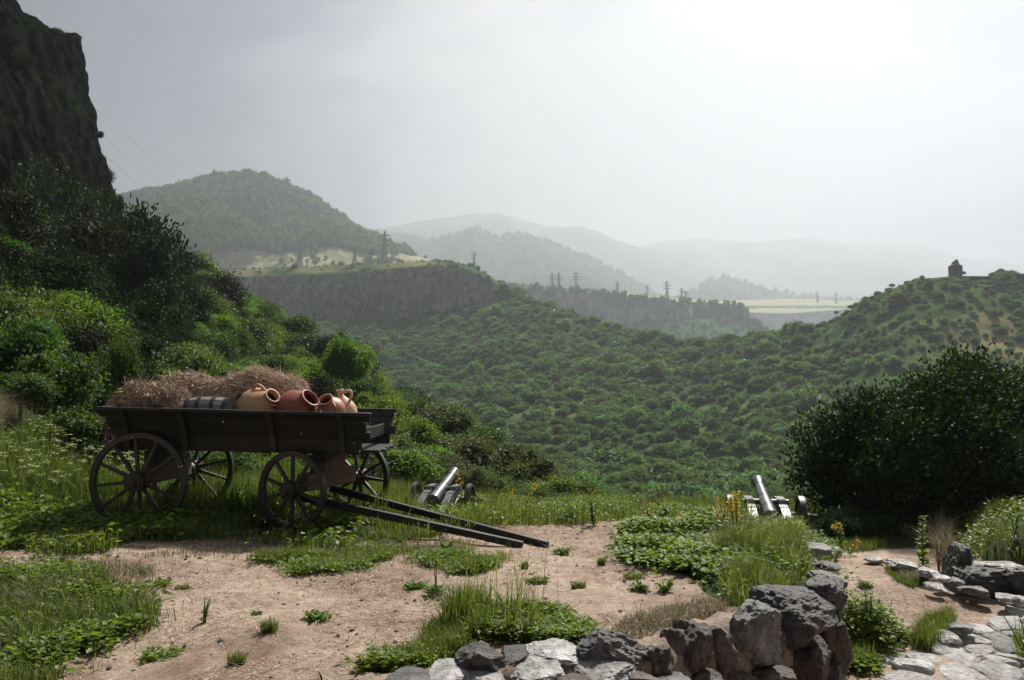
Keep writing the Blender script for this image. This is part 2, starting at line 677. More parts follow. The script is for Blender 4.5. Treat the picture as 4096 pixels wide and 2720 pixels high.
def m_terrain(name, rock, grass, scale, split=(0.35, 0.6), dry=None, strata=0.5):
    """hillside: green where it lies, rock where it is steep"""
    m, t, out = mat(name)
    g = N(t, 'ShaderNodeNewGeometry')
    s = N(t, 'ShaderNodeSeparateXYZ')
    lk(t, g.outputs['Normal'], s.inputs[0])
    f = noise_node(t, scale, 7, 0.65)
    f2 = noise_node(t, scale * 7, 6, 0.7)
    fv = noise_node(t, scale * 4, 6, 0.7, vec_scale=(1, 1, strata))
    gr = ramp_node(t, f, [(0.3, grass[0]), (0.5, grass[1]), (0.7, grass[2])])
    gr = mixc(t, 0.6, gr, ramp_node(t, f2, [(0.35, (0.45, 0.48, 0.42)), (0.62, (1.2, 1.2, 1.15))]), 'MULTIPLY')
    if dry is not None:
        gr = mixc(t, ramp_node(t, attr(t), [(0.35, (0, 0, 0)), (0.65, (1, 1, 1))]), gr, mixc(t, 0.5, dry, ramp_node(t, f2, [(0.3, (0.5, 0.5, 0.5)), (0.7, (1.2, 1.2, 1.2))]), 'MULTIPLY'))
    rk = ramp_node(t, fv, [(0.3, rock[0]), (0.5, rock[1]), (0.72, rock[2])])
    z = mathn(t, 'ADD', s.outputs['Z'], mathn(t, 'MULTIPLY_ADD', f2, 0.5, -0.25))
    k = ramp_node(t, z, [(split[0], (0, 0, 0)), (split[1], (1, 1, 1))])
    col = mixc(t, k, rk, gr)
    bsdf(t, out, col, 0.95, 0.0, mathn(t, 'ADD', f2, fv), 0.7, 1.0 / scale * 0.02)
    return m


BROCK = ((0.06, 0.05, 0.055), (0.18, 0.15, 0.15), (0.42, 0.34, 0.30))
M['slope'] = m_terrain('valley_hillside', BROCK, ((0.03, 0.065, 0.022), (0.06, 0.10, 0.035), (0.12, 0.14, 0.06)), 0.05, (0.42, 0.62), dry=(0.22, 0.20, 0.095))
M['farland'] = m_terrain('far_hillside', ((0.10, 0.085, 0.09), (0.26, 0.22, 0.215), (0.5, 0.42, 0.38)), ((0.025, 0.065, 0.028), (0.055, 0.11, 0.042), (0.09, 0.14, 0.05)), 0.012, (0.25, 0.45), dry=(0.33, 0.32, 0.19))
M['hazed_land'] = m_terrain('haze_paled_land', BROCK, ((0.08, 0.11, 0.08), (0.12, 0.16, 0.11), (0.17, 0.21, 0.14)), 0.008, (0.1, 0.2))  # land colour lightened to stand in for more distance haze
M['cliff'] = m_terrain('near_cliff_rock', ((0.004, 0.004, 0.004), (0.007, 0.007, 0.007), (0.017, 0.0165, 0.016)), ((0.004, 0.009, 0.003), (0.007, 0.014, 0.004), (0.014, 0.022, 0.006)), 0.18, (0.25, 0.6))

M['leaf_dark'] = m_foliage('dark_leaves', (0.005, 0.011, 0.0035), (0.010, 0.024, 0.006), (0.028, 0.055, 0.013), 0.2, 0.6, 0.10)  # near-black leaf colour; carries the shade under the cliff
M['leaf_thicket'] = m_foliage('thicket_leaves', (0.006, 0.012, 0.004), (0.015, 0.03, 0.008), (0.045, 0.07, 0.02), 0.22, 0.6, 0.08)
M['leaf_mid'] = m_foliage('green_leaves', (0.018, 0.04, 0.012), (0.04, 0.085, 0.02), (0.085, 0.15, 0.035), 0.4)
M['leaf_bright'] = m_foliage('bright_leaves', (0.035, 0.075, 0.014), (0.085, 0.16, 0.024), (0.16, 0.25, 0.045), 0.45)
M['leaf_olive'] = m_foliage('olive_leaves', (0.035, 0.055, 0.02), (0.075, 0.11, 0.038), (0.14, 0.18, 0.065), 0.35)
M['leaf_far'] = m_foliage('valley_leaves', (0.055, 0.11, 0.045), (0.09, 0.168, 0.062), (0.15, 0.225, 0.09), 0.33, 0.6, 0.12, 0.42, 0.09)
M['leaf_forest'] = m_foliage('forest_leaves', (0.035, 0.10, 0.058), (0.075, 0.17, 0.09), (0.13, 0.225, 0.11), 0.2, 0.6, 0.2, 0.4)
M['leaf_spur_sunlit'] = m_foliage('sunlit_spur_leaves', (0.045, 0.10, 0.028), (0.10, 0.19, 0.05), (0.17, 0.26, 0.08), 0.25, 0.6, 0.1, 0.35)  # forest leaves made lighter: sunlight on the spur put into the colour
M['grass'] = m_foliage('long_grass', (0.035, 0.062, 0.017), (0.088, 0.132, 0.036), (0.22, 0.25, 0.11), 0.42, 0.5, 0.25, 0.0)
M['cover'] = m_foliage('leafy_cover', (0.035, 0.08, 0.012), (0.105, 0.19, 0.024), (0.18, 0.27, 0.05), 0.42, 0.5, 0.28, 0.0)
M['dry'] = m_foliage('dry_grass', (0.12, 0.10, 0.062), (0.25, 0.215, 0.145), (0.42, 0.365, 0.265), 0.3, 0.5, 0.2, 0.0, 0.0, (1.0, 0.97, 0.85))
M['flower'] = m_foliage('yellow_petals', (0.35, 0.22, 0.02), (0.60, 0.42, 0.06), (0.75, 0.62, 0.2), 0.3, 0.5, 0.3, 0.0)
M['umbel'] = m_foliage('white_umbels', (0.25, 0.30, 0.16), (0.42, 0.48, 0.30), (0.6, 0.64, 0.46), 0.3, 0.5, 0.3, 0.0)
M['bark'] = m_wood('bark', (0.02, 0.016, 0.012), (0.055, 0.045, 0.036), 0.8, 0.2, 6, (6, 6, 1))

# ------------------------------------------------------------------ the ground: terrace, lower path, gun ledge, hillside falling to the gorge
WALL = [(-0.95, 3.92), (-0.2, 4.12), (0.38, 4.28), (1.0, 4.62), (1.64, 5.2), (2.2, 5.75), (2.62, 6.35), (2.98, 7.3), (3.42, 8.4), (3.85, 9.5)]
LOWER = WALL + [(4.3, 10.8), (4.2, 14), (40, 16), (40, 1.5), (-0.9, 2.6)]

PATCHES = {
    'front_left': [(-300, 2290), (250, 2250), (420, 2330), (580, 2420), (610, 2490), (450, 2560), (330, 2650), (200, 2760), (-300, 2760)],
    'meadow': [(-400, 1800), (300, 1820), (1700, 1850), (1900, 1990), (1750, 2060), (1500, 2190), (1330, 2205), (1000, 2160), (600, 2165), (450, 2215), (200, 2235), (-400, 2235)],
    'edge': [(1450, 1900), (2000, 1930), (2500, 1990), (2560, 2080), (2400, 2085), (2300, 2100), (2120, 2110), (1900, 2140), (1700, 2160), (1500, 2180)],
    'cover': [(2470, 2220), (2560, 2150), (2640, 2060), (2850, 2040), (3150, 2100), (3330, 2190), (3350, 2290), (3260, 2330), (3100, 2400), (2950, 2450), (2870, 2420), (2720, 2340), (2560, 2290)],
    'front': [(1380, 2740), (1500, 2660), (1700, 2600), (1800, 2520), (2000, 2480), (2250, 2490), (2400, 2560), (2420, 2640), (2250, 2610), (2050, 2590), (1900, 2600), (1750, 2670), (1600, 2740)],
    'spot_a': [(1060, 2235), (1150, 2210), (1330, 2235), (1340, 2275), (1200, 2290), (1070, 2275)],
    'spot_b': [(1690, 2250), (1800, 2225), (2040, 2240), (2065, 2290), (1900, 2300), (1730, 2290)],
    'spot_c': [(1330, 2200), (1600, 2160), (1850, 2150), (1830, 2205), (1650, 2215), (1400, 2260)],
    'bush': [(3330, 2660), (3360, 2520), (3480, 2480), (3600, 2560), (3550, 2620), (3450, 2690)],
    'path_a': [(3640, 2590), (3700, 2500), (3830, 2480), (3800, 2550), (3720, 2610)],
    'path_b': [(3540, 2290), (3680, 2290), (3730, 2340), (3640, 2360), (3560, 2330)],
    'path_c': [(3330, 2180), (3500, 2170), (3560, 2200), (3420, 2215)],
    'bank': [(3790, 2120), (4200, 2020), (5200, 1985), (5200, 2290), (4300, 2275), (3900, 2262), (3830, 2220)],
    'right_edge': [(4060, 2560), (4200, 2540), (4200, 2700), (4080, 2660)],
}


def wall_mask(x, y):
    return sm(0.30, 0.15, poly_sd(x, y, LOWER))


def hgt(x, y, detail=True):
    x, y = np.broadcast_arrays(np.asarray(x, float), np.asarray(y, float))
    # terrace and its far lip
    lip = 9.4 + 1.9 * sm(-1.2, -3.2, x) + 0.35 * np.sin(x * 1.3)
    h = -0.12 * sm(-1.5, 0.8, x) * sm(7.0, 8.5, y) * (1 - sm(2.2, 3.2, x))
    h = h - 0.75 * sm(0, 3.3, y - lip)
    low = -0.75 * wall_mask(x, y)
    h = np.minimum(h, low)
    h = h - 0.12 * sm(10, 12, y) * sm(2, 0, x)
    # beyond the ledge
    h = h - 0.07 * np.maximum(y - 16, 0) * sm(-9, -1, x)
    xr = -0.08 * y - 1
    h = h - np.minimum(0.42 * softplus(x - xr, 2.0), 40) * sm(14, 34, y)
    h = h - 0.75 * softplus(y - 104, 4.0)
    # bank behind the boulders on the right
    h = h + 0.5 * sm(0.0, 0.6, x - 0.568 * y) * sm(9.0, 9.6, y) * (1 - sm(11, 13, y))
    # hillside on the left
    xl = np.interp(y, [0, 8, 15, 45, 90, 150], [-9, -5.9, -6.9, -10.8, -15.5, -24])
    h = h + np.minimum(0.62 * softplus(xl - x, 0.7), 26) * sm(7.2, 10.5, y)
    if detail:
        far = sm(13, 30, y)
        h = h + 0.035 * fbm(xyz(x * 0.8, y * 0.8), 3, 3) + 0.018 * fbm(xyz(x * 3.3, y * 3.3), 3, 9)
        h = h + 0.4 * far * fbm(xyz(x * 0.09, y * 0.09), 3, 21)
    return h


def ground_pt(px, py, lift=0.0):
    """world point where the ray through the pixel meets the ground"""
    px, py = np.broadcast_arrays(np.asarray(px, float), np.asarray(py, float))
    u, v = (px - 2048) / F, (1360 - py) / F
    dx, dy, dz = u, CP - SP * v, SP + CP * v
    lo = np.full(px.shape, 1.5)
    best = np.full(px.shape, np.nan)
    t = np.geomspace(2.0, 60, 240)
    prev = None
    for k in t:
        d = EYE + k * dz - hgt(k * dx, k * dy, False)
        hit = (d <= 0) & np.isnan(best)
        best = np.where(hit, k, best)
    best = np.where(np.isnan(best), 60, best)
    x, y = best * dx, best * dy
    for _ in range(6):           # refine
        z = hgt(x, y, False)
        k = np.where(np.abs(dz) > 1e-4, (z - EYE) / np.where(np.abs(dz) > 1e-4, dz, -1e-4), best)
        k = np.clip(k, best * 0.9, best * 1.1)
        best = 0.5 * best + 0.5 * k
        x, y = best * dx, best * dy
    return np.stack([x, y, hgt(x, y) + lift], -1)


def green_of(x, y):
    P = xyz(x, y, hgt(x, y, False))
    px, py = PX(P)
    jx = 60 * fbm(xyz(x * 2.2, y * 2.2), 4, 40)
    jy = 26 * fbm(xyz(x * 2.2, y * 2.2), 4, 44)
    g = np.zeros(np.shape(x))
    ok = (y > 2.5)
    for p in PATCHES.values():
        sdv = poly_sd(px + jx, (py + jy) * 1.0, p)
        g = np.maximum(g, np.where(ok, sm(22, -50, sdv), 0))
    g = np.maximum(g, sm(10.8, 11.6, y))
    g = np.maximum(g, sm(-6.5, -7.5, x) * sm(8.5, 10, y))
    return g


def build_ground():
    a = np.concatenate([np.linspace(-180, -40, 36)[:-1], np.linspace(-40, 40, 520), np.linspace(40, 180, 36)[1:-1]])
    a = np.radians(a)
    r = np.geomspace(1.2, 150, 330)
    A, R = np.meshgrid(a, r, indexing='ij')
    x, y = R * np.sin(A), R * np.cos(A)
    z = hgt(x, y)
    g = green_of(x, y)
    mb = MB()
    n0 = len(a) * len(r)
    i, j = np.meshgrid(np.arange(len(a)), np.arange(len(r) - 1), indexing='ij')
    i2 = (i + 1) % len(a)
    q = np.stack([i * len(r) + j, i * len(r) + j + 1, i2 * len(r) + j + 1, i2 * len(r) + j], -1).reshape(-1, 4)
    c = np.arange(len(a)) * len(r)
    mb.add(xyz(x, y, z).reshape(-1, 3), [q[:, ::-1], c[None, :]], g.ravel())
    o = mb.obj('ground', M['ground'], smooth=True)
    kind(o, 'structure', 'trodden brown earth terrace falling away to the gorge')


build_ground()


# ------------------------------------------------------------------ far terrain as lofted sheets with true distances
def smooth1(a, k):
    if k <= 0:
        return a
    ker = np.exp(-np.linspace(-2, 2, 2 * k + 1) ** 2)
    ker /= ker.sum()
    p = np.pad(a, (k, k), mode='edge')
    return np.convolve(p, ker, 'valid')


def loft(pc, rows, nu, nvs, ksm=3):
    """rows: list of (py, Y) control arrays over the columns pc; returns points (nu, nv, 3) and row parameter"""
    c = np.linspace(pc[0], pc[-1], nu)
    R = [(smooth1(np.interp(c, pc, py), ksm), smooth1(np.interp(c, pc, Yv), ksm)) for py, Yv in rows]
    P = [W(c, py, Yv) for py, Yv in R]
    out, par = [], []
    for k in range(len(P) - 1):
        n = nvs[k]
        for s in range(n):
            t = s / n
            out.append(P[k] * (1 - t) + P[k + 1] * t)
            par.append(k + t)
    out.append(P[-1])
    par.append(len(P) - 1)
    return np.stack(out, 1), np.array(par)


def sheet(name, P, material, label, tint=None, smooth=True):
    nu, nv = P.shape[:2]
    mb = MB()
    mb.add(P.reshape(-1, 3), grid_faces(nu, nv), None if tint is None else tint.ravel())
    o = mb.obj(name, material, smooth=smooth)
    kind(o, 'structure', label)
    return o


A_ = lambda *v: np.array(v, float)
pc = A_(-900, 300, 700, 900, 1300, 1600, 1760, 1890, 2000, 2090, 2250, 2450, 2720, 3000, 3250, 3340, 3460, 3580, 3650, 3820, 4096, 5200)
ridge = A_(1095, 1100, 1100, 1082, 1066, 1050, 1045, 1066, 1136, 1196, 1256, 1320, 1384, 1358, 1310, 1288, 1196, 1152, 1120, 1103, 1103, 1063)
Yr = A_(700, 660, 640, 620, 600, 580, 560, 545, 525, 505, 470, 430, 385, 350, 325, 318, 308, 300, 298, 295, 290, 290)
isc = A_(1, 1, 1, 1, 1, 1, 1, .95, .8, .35, .15, 0, 0, 0, .1, .25, .25, .1, .1, .15, .15, .1)
foot = A_(1260, 1255, 1240, 1245, 1275, 1285, 1265, 1250, 1215, 1215, 1268, 1328, 1392, 1366, 1322, 1312, 1218, 1164, 1134, 1125, 1125, 1085)
ctop = A_(1128, 1128, 1122, 1112, 1098, 1078, 1062, 1088, 1146, 1200, 1260, 1323, 1387, 1361, 1313, 1291, 1199, 1155, 1124, 1108, 1108, 1068)
Yf, Yt = Yr - 12 - 16 * isc, Yr - 8 - 10 * isc


def frac(f, yk):
    return foot + (2100 - foot) * f, 150 + (Yf - 150) * yk


rows = [(np.full_like(pc, 2600.), np.full_like(pc, 100.)), (np.full_like(pc, 2100.), np.full_like(pc, 150.)), frac(.62, .30), frac(.34, .58), frac(.14, .82),
        (foot, Yf), (ctop, Yt), (ridge, Yr), (np.where(isc > .7, ridge + 12, ridge + 260), np.where(isc > .7, Yr + 330, Yr + 130))]
VP, vpar = loft(pc, rows, 620, [6, 22, 34, 40, 40, 26, 10, 14], 4)
nz = fbm(VP / 70, 4, 5)
nz2 = fbm(VP / 16, 4, 8)
cm = np.interp(vpar, [4.6, 5.0, 6.0, 6.4], [0, 1, 1, 0])[None, :]
amp = np.interp(vpar, [0, 1, 5, 6.2, 7, 8], [1, 1, 0.7, 0.3, 0.1, 0.2])[None, :]
VP[..., 2] += (3.2 * nz + 1.1 * nz2) * amp
cl = np.broadcast_to(cm, VP.shape[:2])
VP[..., 1] -= cl * (3.5 * np.abs(nz2) + 4.5 * fbm(VP / np.array([5., 5., 26.]), 4, 15) + 2.0 * np.sign(vnoise(VP / np.array([60, 60, 7.]), 4)) * vnoise(VP / 22, 6))
VPX, VPY = PX(VP)
# dry grass: along the plateau lip, on the right hill and in patches between the shrubs
dry = 0.22 + 0.35 * fbm(VP / 40, 4, 33) + 0.07 * sm(3000, 3600, VPX) * sm(1900, 1200, VPY) + 0.35 * np.interp(vpar, [6, 6.3, 7, 8], [0, 1, 1, 1])[None, :] * sm(2000, 1700, VPX)
sheet('valley_hillside', VP, M['slope'], 'scrub covered hillside across the gorge with a basalt cliff band', dry)


def hill(name, pts, Yr, py_foot, Yfoot, label, material='farland', nu=220, nv=46, rough=1.0, back=1.25, meadow=None, seed=0):
    pts = np.array(pts, float)
    pcx, rd = pts[:, 0], pts[:, 1]
    mid_py = rd * 0.45 + py_foot * 0.55
    rw = [(np.full_like(rd, py_foot) + 60, np.full_like(rd, Yfoot * 0.9)), (np.maximum(np.full_like(rd, py_foot), rd + 4), np.full_like(rd, Yfoot)),
          (np.maximum(mid_py, rd + 2), np.full_like(rd, Yfoot * .42 + Yr * .58)), (rd, np.full_like(rd, Yr)), (rd + 150, np.full_like(rd, Yr * back))]
    P, par = loft(pcx, rw, nu, [6, nv // 2, nv // 2, 10], 2)
    s = Yr / 1000.0
    w = np.interp(par, [0, 1, 2, 3, 4], [.3, .6, 1, .12, .3])[None, :]
    gul = 1 - np.abs(fbm(P / np.array([150 * s, 320 * s, 400 * s]), 3, 50 + seed)) * 2
    P[..., 2] += rough * w * (12 * s * gul + 4 * s * fbm(P / (45 * s), 4, 60 + seed))
    P[..., 1] -= rough * w * 40 * s * gul
    P[..., 2] += rough * 1.6 * s * fbm(P / (14 * s), 2, 70 + seed)
    tint = np.zeros(P.shape[:2])
    if meadow is not None:
        qx, qy = PX(P)
        tint = meadow(qx, qy, P)
    sheet(name, P, M[material], label, tint)
    return P, par, tint


def meadow_main(qx, qy, P):
    lim = np.interp(qx, [500, 800, 900, 1000, 1100, 1150, 1250, 1330, 1400, 1500], [1060, 1040, 985, 990, 1010, 1005, 985, 985, 1000, 1020])
    return np.clip(0.5 + (qy - lim) / 30 + 0.35 * fbm(P / np.array([90, 120, 40.]), 3, 77), 0, 1)


HM = hill('mountain', [(-300, 900), (300, 850), (500, 798), (620, 775), (700, 760), (780, 742), (850, 726), (930, 710), (1000, 705), (1060, 716), (1120, 740), (1170, 762), (1250, 800), (1330, 860), (1400, 905), (1460, 940), (1560, 985), (1700, 1040), (1900, 1100)],
          1200, 1160, 940, 'forested mountain with pale meadows at its foot', meadow=meadow_main, nu=300, nv=70, seed=1)
HS = hill('mountain_spur', [(300, 960), (400, 905), (560, 843), (640, 820), (720, 812), (800, 815), (880, 838), (960, 890), (1020, 930), (1090, 985), (1180, 1030), (1300, 1075)],
          1010, 1170, 880, 'sunlit forested spur below the mountain', meadow=lambda a, b, P: meadow_main(a, b, P), nu=220, nv=50, seed=2)
HT = hill('mountain_spur', [(1060, 1040), (1130, 985), (1190, 945), (1260, 912), (1320, 902), (1380, 920), (1440, 950), (1500, 985), (1580, 1040), (1660, 1080)],
          1050, 1170, 900, 'low wooded spur right of the mountain', meadow=lambda a, b, P: meadow_main(a, b, P), nu=180, nv=46, seed=3)
hill('far_hill', [(1300, 900), (1400, 905), (1460, 915), (1530, 922), (1620, 935), (1720, 958), (1820, 970), (1900, 1000), (2000, 1060)], 3000, 1200, 2300, 'pale hazy hill beyond the mountain', seed=4)
HB = hill('wooded_hill', [(1500, 1080), (1620, 1010), (1700, 975), (1760, 962), (1820, 940), (1880, 925), (1910, 924), (1950, 938), (1985, 952), (2030, 945), (2080, 942), (2140, 950), (2200, 974), (2280, 1014), (2340, 1030), (2400, 1058), (2500, 1108), (2600, 1165), (2700, 1215)],
          2900, 1260, 2200, 'wooded hill in the haze beyond the plateau', nu=260, nv=50, seed=5)
HC = hill('wooded_hill', [(2560, 1280), (2680, 1215), (2750, 1180), (2800, 1148), (2840, 1122), (2880, 1109), (2920, 1109), (2960, 1117), (3010, 1132), (3060, 1150), (3120, 1164), (3200, 1178), (3300, 1188), (3420, 1200), (3600, 1220)],
          2900, 1250, 2500, 'small rounded wooded hill in the haze', nu=180, nv=40, rough=.7, seed=6)
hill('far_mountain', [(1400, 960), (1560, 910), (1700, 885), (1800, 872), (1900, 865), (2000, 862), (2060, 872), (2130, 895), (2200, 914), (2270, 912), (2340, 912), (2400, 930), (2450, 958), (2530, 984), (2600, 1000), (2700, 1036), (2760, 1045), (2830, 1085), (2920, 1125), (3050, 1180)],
     4200, 1280, 3000, 'pale far mountain almost lost in haze', material='hazed_land', seed=7)
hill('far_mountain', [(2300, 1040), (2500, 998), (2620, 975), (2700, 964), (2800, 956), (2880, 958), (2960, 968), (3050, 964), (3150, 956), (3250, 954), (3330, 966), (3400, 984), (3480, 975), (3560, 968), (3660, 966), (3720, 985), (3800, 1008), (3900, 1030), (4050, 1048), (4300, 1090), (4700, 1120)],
     5000, 1300, 3400, 'palest far mountain range under the bright sky', material='hazed_land', nu=260, seed=8)


def plateau(name, pcx, top, cbot, fpy, Yt_, Yf_, backpy, Yb, label, seed, nu=260, field=None):
    pcx, top, cbot = A_(*pcx), A_(*top), A_(*cbot)
    Yt_ = np.broadcast_to(np.asarray(Yt_, float), pcx.shape)
    rw = [(np.full_like(pcx, fpy), np.full_like(pcx, Yf_)), (cbot, Yt_ - 24), (top + 6, Yt_ - 10), (top, Yt_), (np.broadcast_to(np.asarray(backpy, float), pcx.shape), np.full_like(pcx, Yb))]
    P, par = loft(pcx, rw, nu, [34, 26, 4, 16], 1)
    w = np.interp(par, [0, .8, 1, 2, 2.2, 4], [.5, .6, 1, 1, 0, 0])[None, :]
    P[..., 1] -= w * (9 * fbm(P / np.array([22, 22, 90.]), 3, 80 + seed) + 8 * np.abs(fbm(P / np.array([70, 70, 200.]), 2, 90 + seed)))
    P[..., 2] += np.interp(par, [0, 1, 1.2, 4], [5, 3, 0, .8])[None, :] * fbm(P / 40, 3, 95 + seed)
    tint = np.zeros(P.shape[:2])
    if field is not None:
        qx, qy = PX(P)
        tint = field(qx, qy, P, np.broadcast_to(par[None, :], qx.shape))
    sheet(name, P, M['farland'], label, tint)
    return P, par


PB, PBpar = plateau('plateau', (1700, 1900, 2050, 2150, 2250, 2350, 2450, 2560, 2700, 2850, 2950, 2966, 2990, 3020, 3060, 3130), (1130, 1138, 1148, 1156, 1160, 1168, 1180, 1196, 1206, 1212, 1217, 1224, 1270, 1300, 1330, 1380),
        (1280, 1285, 1290, 1290, 1292, 1300, 1300, 1285, 1280, 1275, 1280, 1290, 1310, 1330, 1350, 1395), 1480, 1000, 820,
        (1128, 1134, 1140, 1148, 1152, 1158, 1168, 1178, 1192, 1204, 1212, 1220, 1270, 1300, 1330, 1380), 1500, 'flat topped plateau with a columned cliff and a pale field', 1,
        field=lambda qx, qy, P, par: np.where((par > 3.02) & (qx > 2400), 1.0, 0.15))
plateau('plateau', (2850, 2960, 3050, 3150, 3250, 3350, 3500, 3700, 4000), (1250, 1246, 1250, 1252, 1246, 1238, 1228, 1230, 1240), (1310, 1310, 1320, 1320, 1310, 1300, 1290, 1290, 1290), 1470, 1700, 1350,
        (1205, 1202, 1198, 1196, 1197, 1202, 1206, 1210, 1215), 2150, 'pale field terrace above a far hazy cliff', 2, nu=160,
        field=lambda qx, qy, P, par: np.where(par > 2.9, np.where(np.abs(qy - 1228) < 6, 0.2, 1.0), 0.2))


# ------------------------------------------------------------------ the dark cliff on the left
def build_cliff():
    v = np.linspace(0, 1, 12)
    # silhouette edge at Y = 80, from its top downwards, and the same wall nearer and farther
    sx = A_(-60, 45, 100, 150, 215, 300, 318, 345, 375, 395, 420, 436, 446, 470, 520, 600)
    sy = A_(-90, 0, 80, 105, 150, 168, 260, 370, 470, 560, 650, 720, 780, 880, 1100, 1500)
    cols = []
    for (dx, dxs, Yc, dy) in ((-90, 1.0, 150, 60), (-22, 1.0, 100, 10), (0, 1.0, 80, 0), (-60, 1.0, 72, -20), (-260, 1.0, 58, -90), (-600, 1.05, 46, -300), (-1100, 1.1, 36, -700), (-2200, 1.1, 26, -1300)):
        cols.append(W(sx * dxs + dx, sy + dy, Yc))
    C = np.stack(cols, 0)                               # (col, row, 3)
    nu, nv = 300, 260
    u = np.linspace(0, len(cols) - 1, nu)
    w = np.linspace(0, len(sx) - 1, nv)
    T = np.stack([[np.interp(u, np.arange(len(cols)), C[:, k, a]) for k in range(len(sx))] for a in range(3)], -1)   # (row, nu, 3)
    P = np.stack([[np.interp(w, np.arange(len(sx)), T[:, i, a]) for i in range(nu)] for a in range(3)], -1)         # (nu, nv, 3)
    n1 = fbm(P / np.array([9, 9, 16.]), 4, 101)
    n2 = fbm(P / np.array([2.6, 2.6, 5.]), 4, 111)
    led = vnoise(P / np.array([30, 30, 4.5]), 131)
    d = np.array([0.75, -0.6, 0.15])
    n3 = fbm(P / np.array([0.9, 0.9, 1.2]), 3, 121)
    P = P + d * (1.3 * n1 + 1.0 * n2 + 1.1 * led + 0.35 * n3)[..., None]
    mb = MB()
    mb.add(P.reshape(-1, 3), grid_faces(nu, nv)[:, ::-1])
    # top behind the crest so that light meets a solid block
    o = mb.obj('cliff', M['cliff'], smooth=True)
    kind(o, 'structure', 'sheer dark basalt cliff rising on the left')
    return P


CLIFF = build_cliff()

# ------------------------------------------------------------------ the air: rain haze in the gorge
def build_haze():
    mb = MB()
    add_box(mb, (0, 2300, 430), (9000, 6400, 1120))
    m, t, out = mat('rain_haze')
    v = N(t, 'ShaderNodeVolumePrincipled')
    v.inputs['Color'].default_value = (0.525, 0.565, 0.62, 1)
    v.inputs['Density'].default_value = HAZE
    v.inputs['Anisotropy'].default_value = 0.5
    lk(t, v.outputs[0], out.inputs['Volume'])
    o = mb.obj('haze', m)
    kind(o, 'stuff', 'pale rain haze hanging in the valley air')


HAZE = 3.5e-4
build_haze()


# ------------------------------------------------------------------ plants: prototypes
def crown_mesh(name, material, seed, lobes, n, leaf, spread=0.16, per=14, core=0.66, up=0.35):
    """a crown of unit radius: sprays of pointed leaves over uneven lobes, with a rough inner mass"""
    rng = np.random.default_rng(seed)
    mb = MB()
    wts = np.array([l[3] ** 2 for l in lobes])
    wts /= wts.sum()
    k = n // per
    which = rng.choice(len(lobes), k, p=wts)
    L = np.array(lobes)
    d = rng.normal(size=(k, 3))
    d /= np.linalg.norm(d, axis=1, keepdims=True)
    rad = 0.62 + 0.43 * rng.random(k) ** 0.6
    rad *= 1 + 0.34 * fbm(d * 2.3 + which[:, None] * 3.1, 3, seed)
    cc = L[which, :3] + d * (L[which, 3] * rad)[:, None]
    # keep sprays that are not deep inside another lobe
    dep = np.min(np.linalg.norm(cc[:, None] - L[None, :, :3], axis=2) / L[None, :, 3], axis=1)
    cc, d, which = cc[dep > 0.55], d[dep > 0.55], which[dep > 0.55]
    k = len(cc)
    off = rng.normal(size=(k, per, 3)) * spread * np.array([1, 1, 0.6])
    out = d + np.array([0, 0, up]) + rng.normal(size=(k, 3)) * 0.25
    out /= np.linalg.norm(out, axis=1, keepdims=True)
    P = (cc[:, None] + off).reshape(-1, 3)
    D = np.repeat(out, per, 0) + rng.normal(size=(k * per, 3)) * 0.75
    D /= np.linalg.norm(D, axis=1, keepdims=True)
    Nn = np.repeat(d * 0.5 + np.array([0, 0, 0.8]), per, 0) + rng.normal(size=(k * per, 3)) * 0.55
    lt = rng.normal(0, .13, len(lobes))
    tint = np.clip(np.repeat(0.5 + lt[which] + 0.2 * rng.normal(size=k), per) + 0.12 * rng.normal(size=k * per), 0, 1)
    leaf_quads(mb, P, D, Nn, leaf * rng.uniform(0.7, 1.3, k * per), leaf * 0.55, tint, 0.1)
    if core:
        for (x, y, z, r) in lobes:
            v, f = ico(3)
            v = v * (r * core * (1 + 0.5 * fbm(v * 3.2 + seed, 4, seed)))[:, None] + np.array([x, y, z])
            mb.add(v, f, 0.3)
    return mb.mesh(name, material)


_ICO = {}


def ico(sub_):
    if sub_ not in _ICO:
        bm = bmesh.new()
        bmesh.ops.create_icosphere(bm, subdivisions=sub_, radius=1)
        bm.verts.ensure_lookup_table()
        _ICO[sub_] = (np.array([v.co[:] for v in bm.verts]), np.array([[v.index for v in f.verts] for f in bm.faces]))
        bm.free()
    return _ICO[sub_]


def lobes_of(seed, n, flat=0.8, r0=(0.24, 0.46), reach=0.66):
    rng = np.random.default_rng(seed)
    L = [(0, 0, 0.0, 0.5)]
    for i in range(n):
        a = rng.uniform(0, 2 * np.pi)
        e = rng.uniform(-0.45, 0.95)
        q = reach * rng.uniform(0.75, 1.1)
        L.append((q * math.cos(a) * math.cos(e), q * math.sin(a) * math.cos(e), q * math.sin(e) * flat + 0.05, rng.uniform(*r0)))
    return L


CROWNS = {}


def crown(kind_, i):
    key = (kind_, i)
    if key not in CROWNS:
        spec = {'near_dark': ('leaf_thicket', 13, 62000, 0.046, 0.085, 18), 'dark': ('leaf_dark', 12, 15000, 0.075, 0.11, 14), 'mid': ('leaf_mid', 12, 11000, 0.088, 0.11, 12), 'bank': ('leaf_mid', 14, 7500, 0.11, 0.13, 10),
                'bright': ('leaf_bright', 12, 11000, 0.085, 0.11, 12), 'olive': ('leaf_olive', 13, 16000, 0.065, 0.10, 14)}[kind_]
        CROWNS[key] = crown_mesh(kind_ + '_crown', M[spec[0]], 200 + i * 7 + len(kind_), lobes_of(300 + i * 13 + len(kind_), spec[1]), spec[2], spec[3], spec[4], spec[5])
    return CROWNS[key]


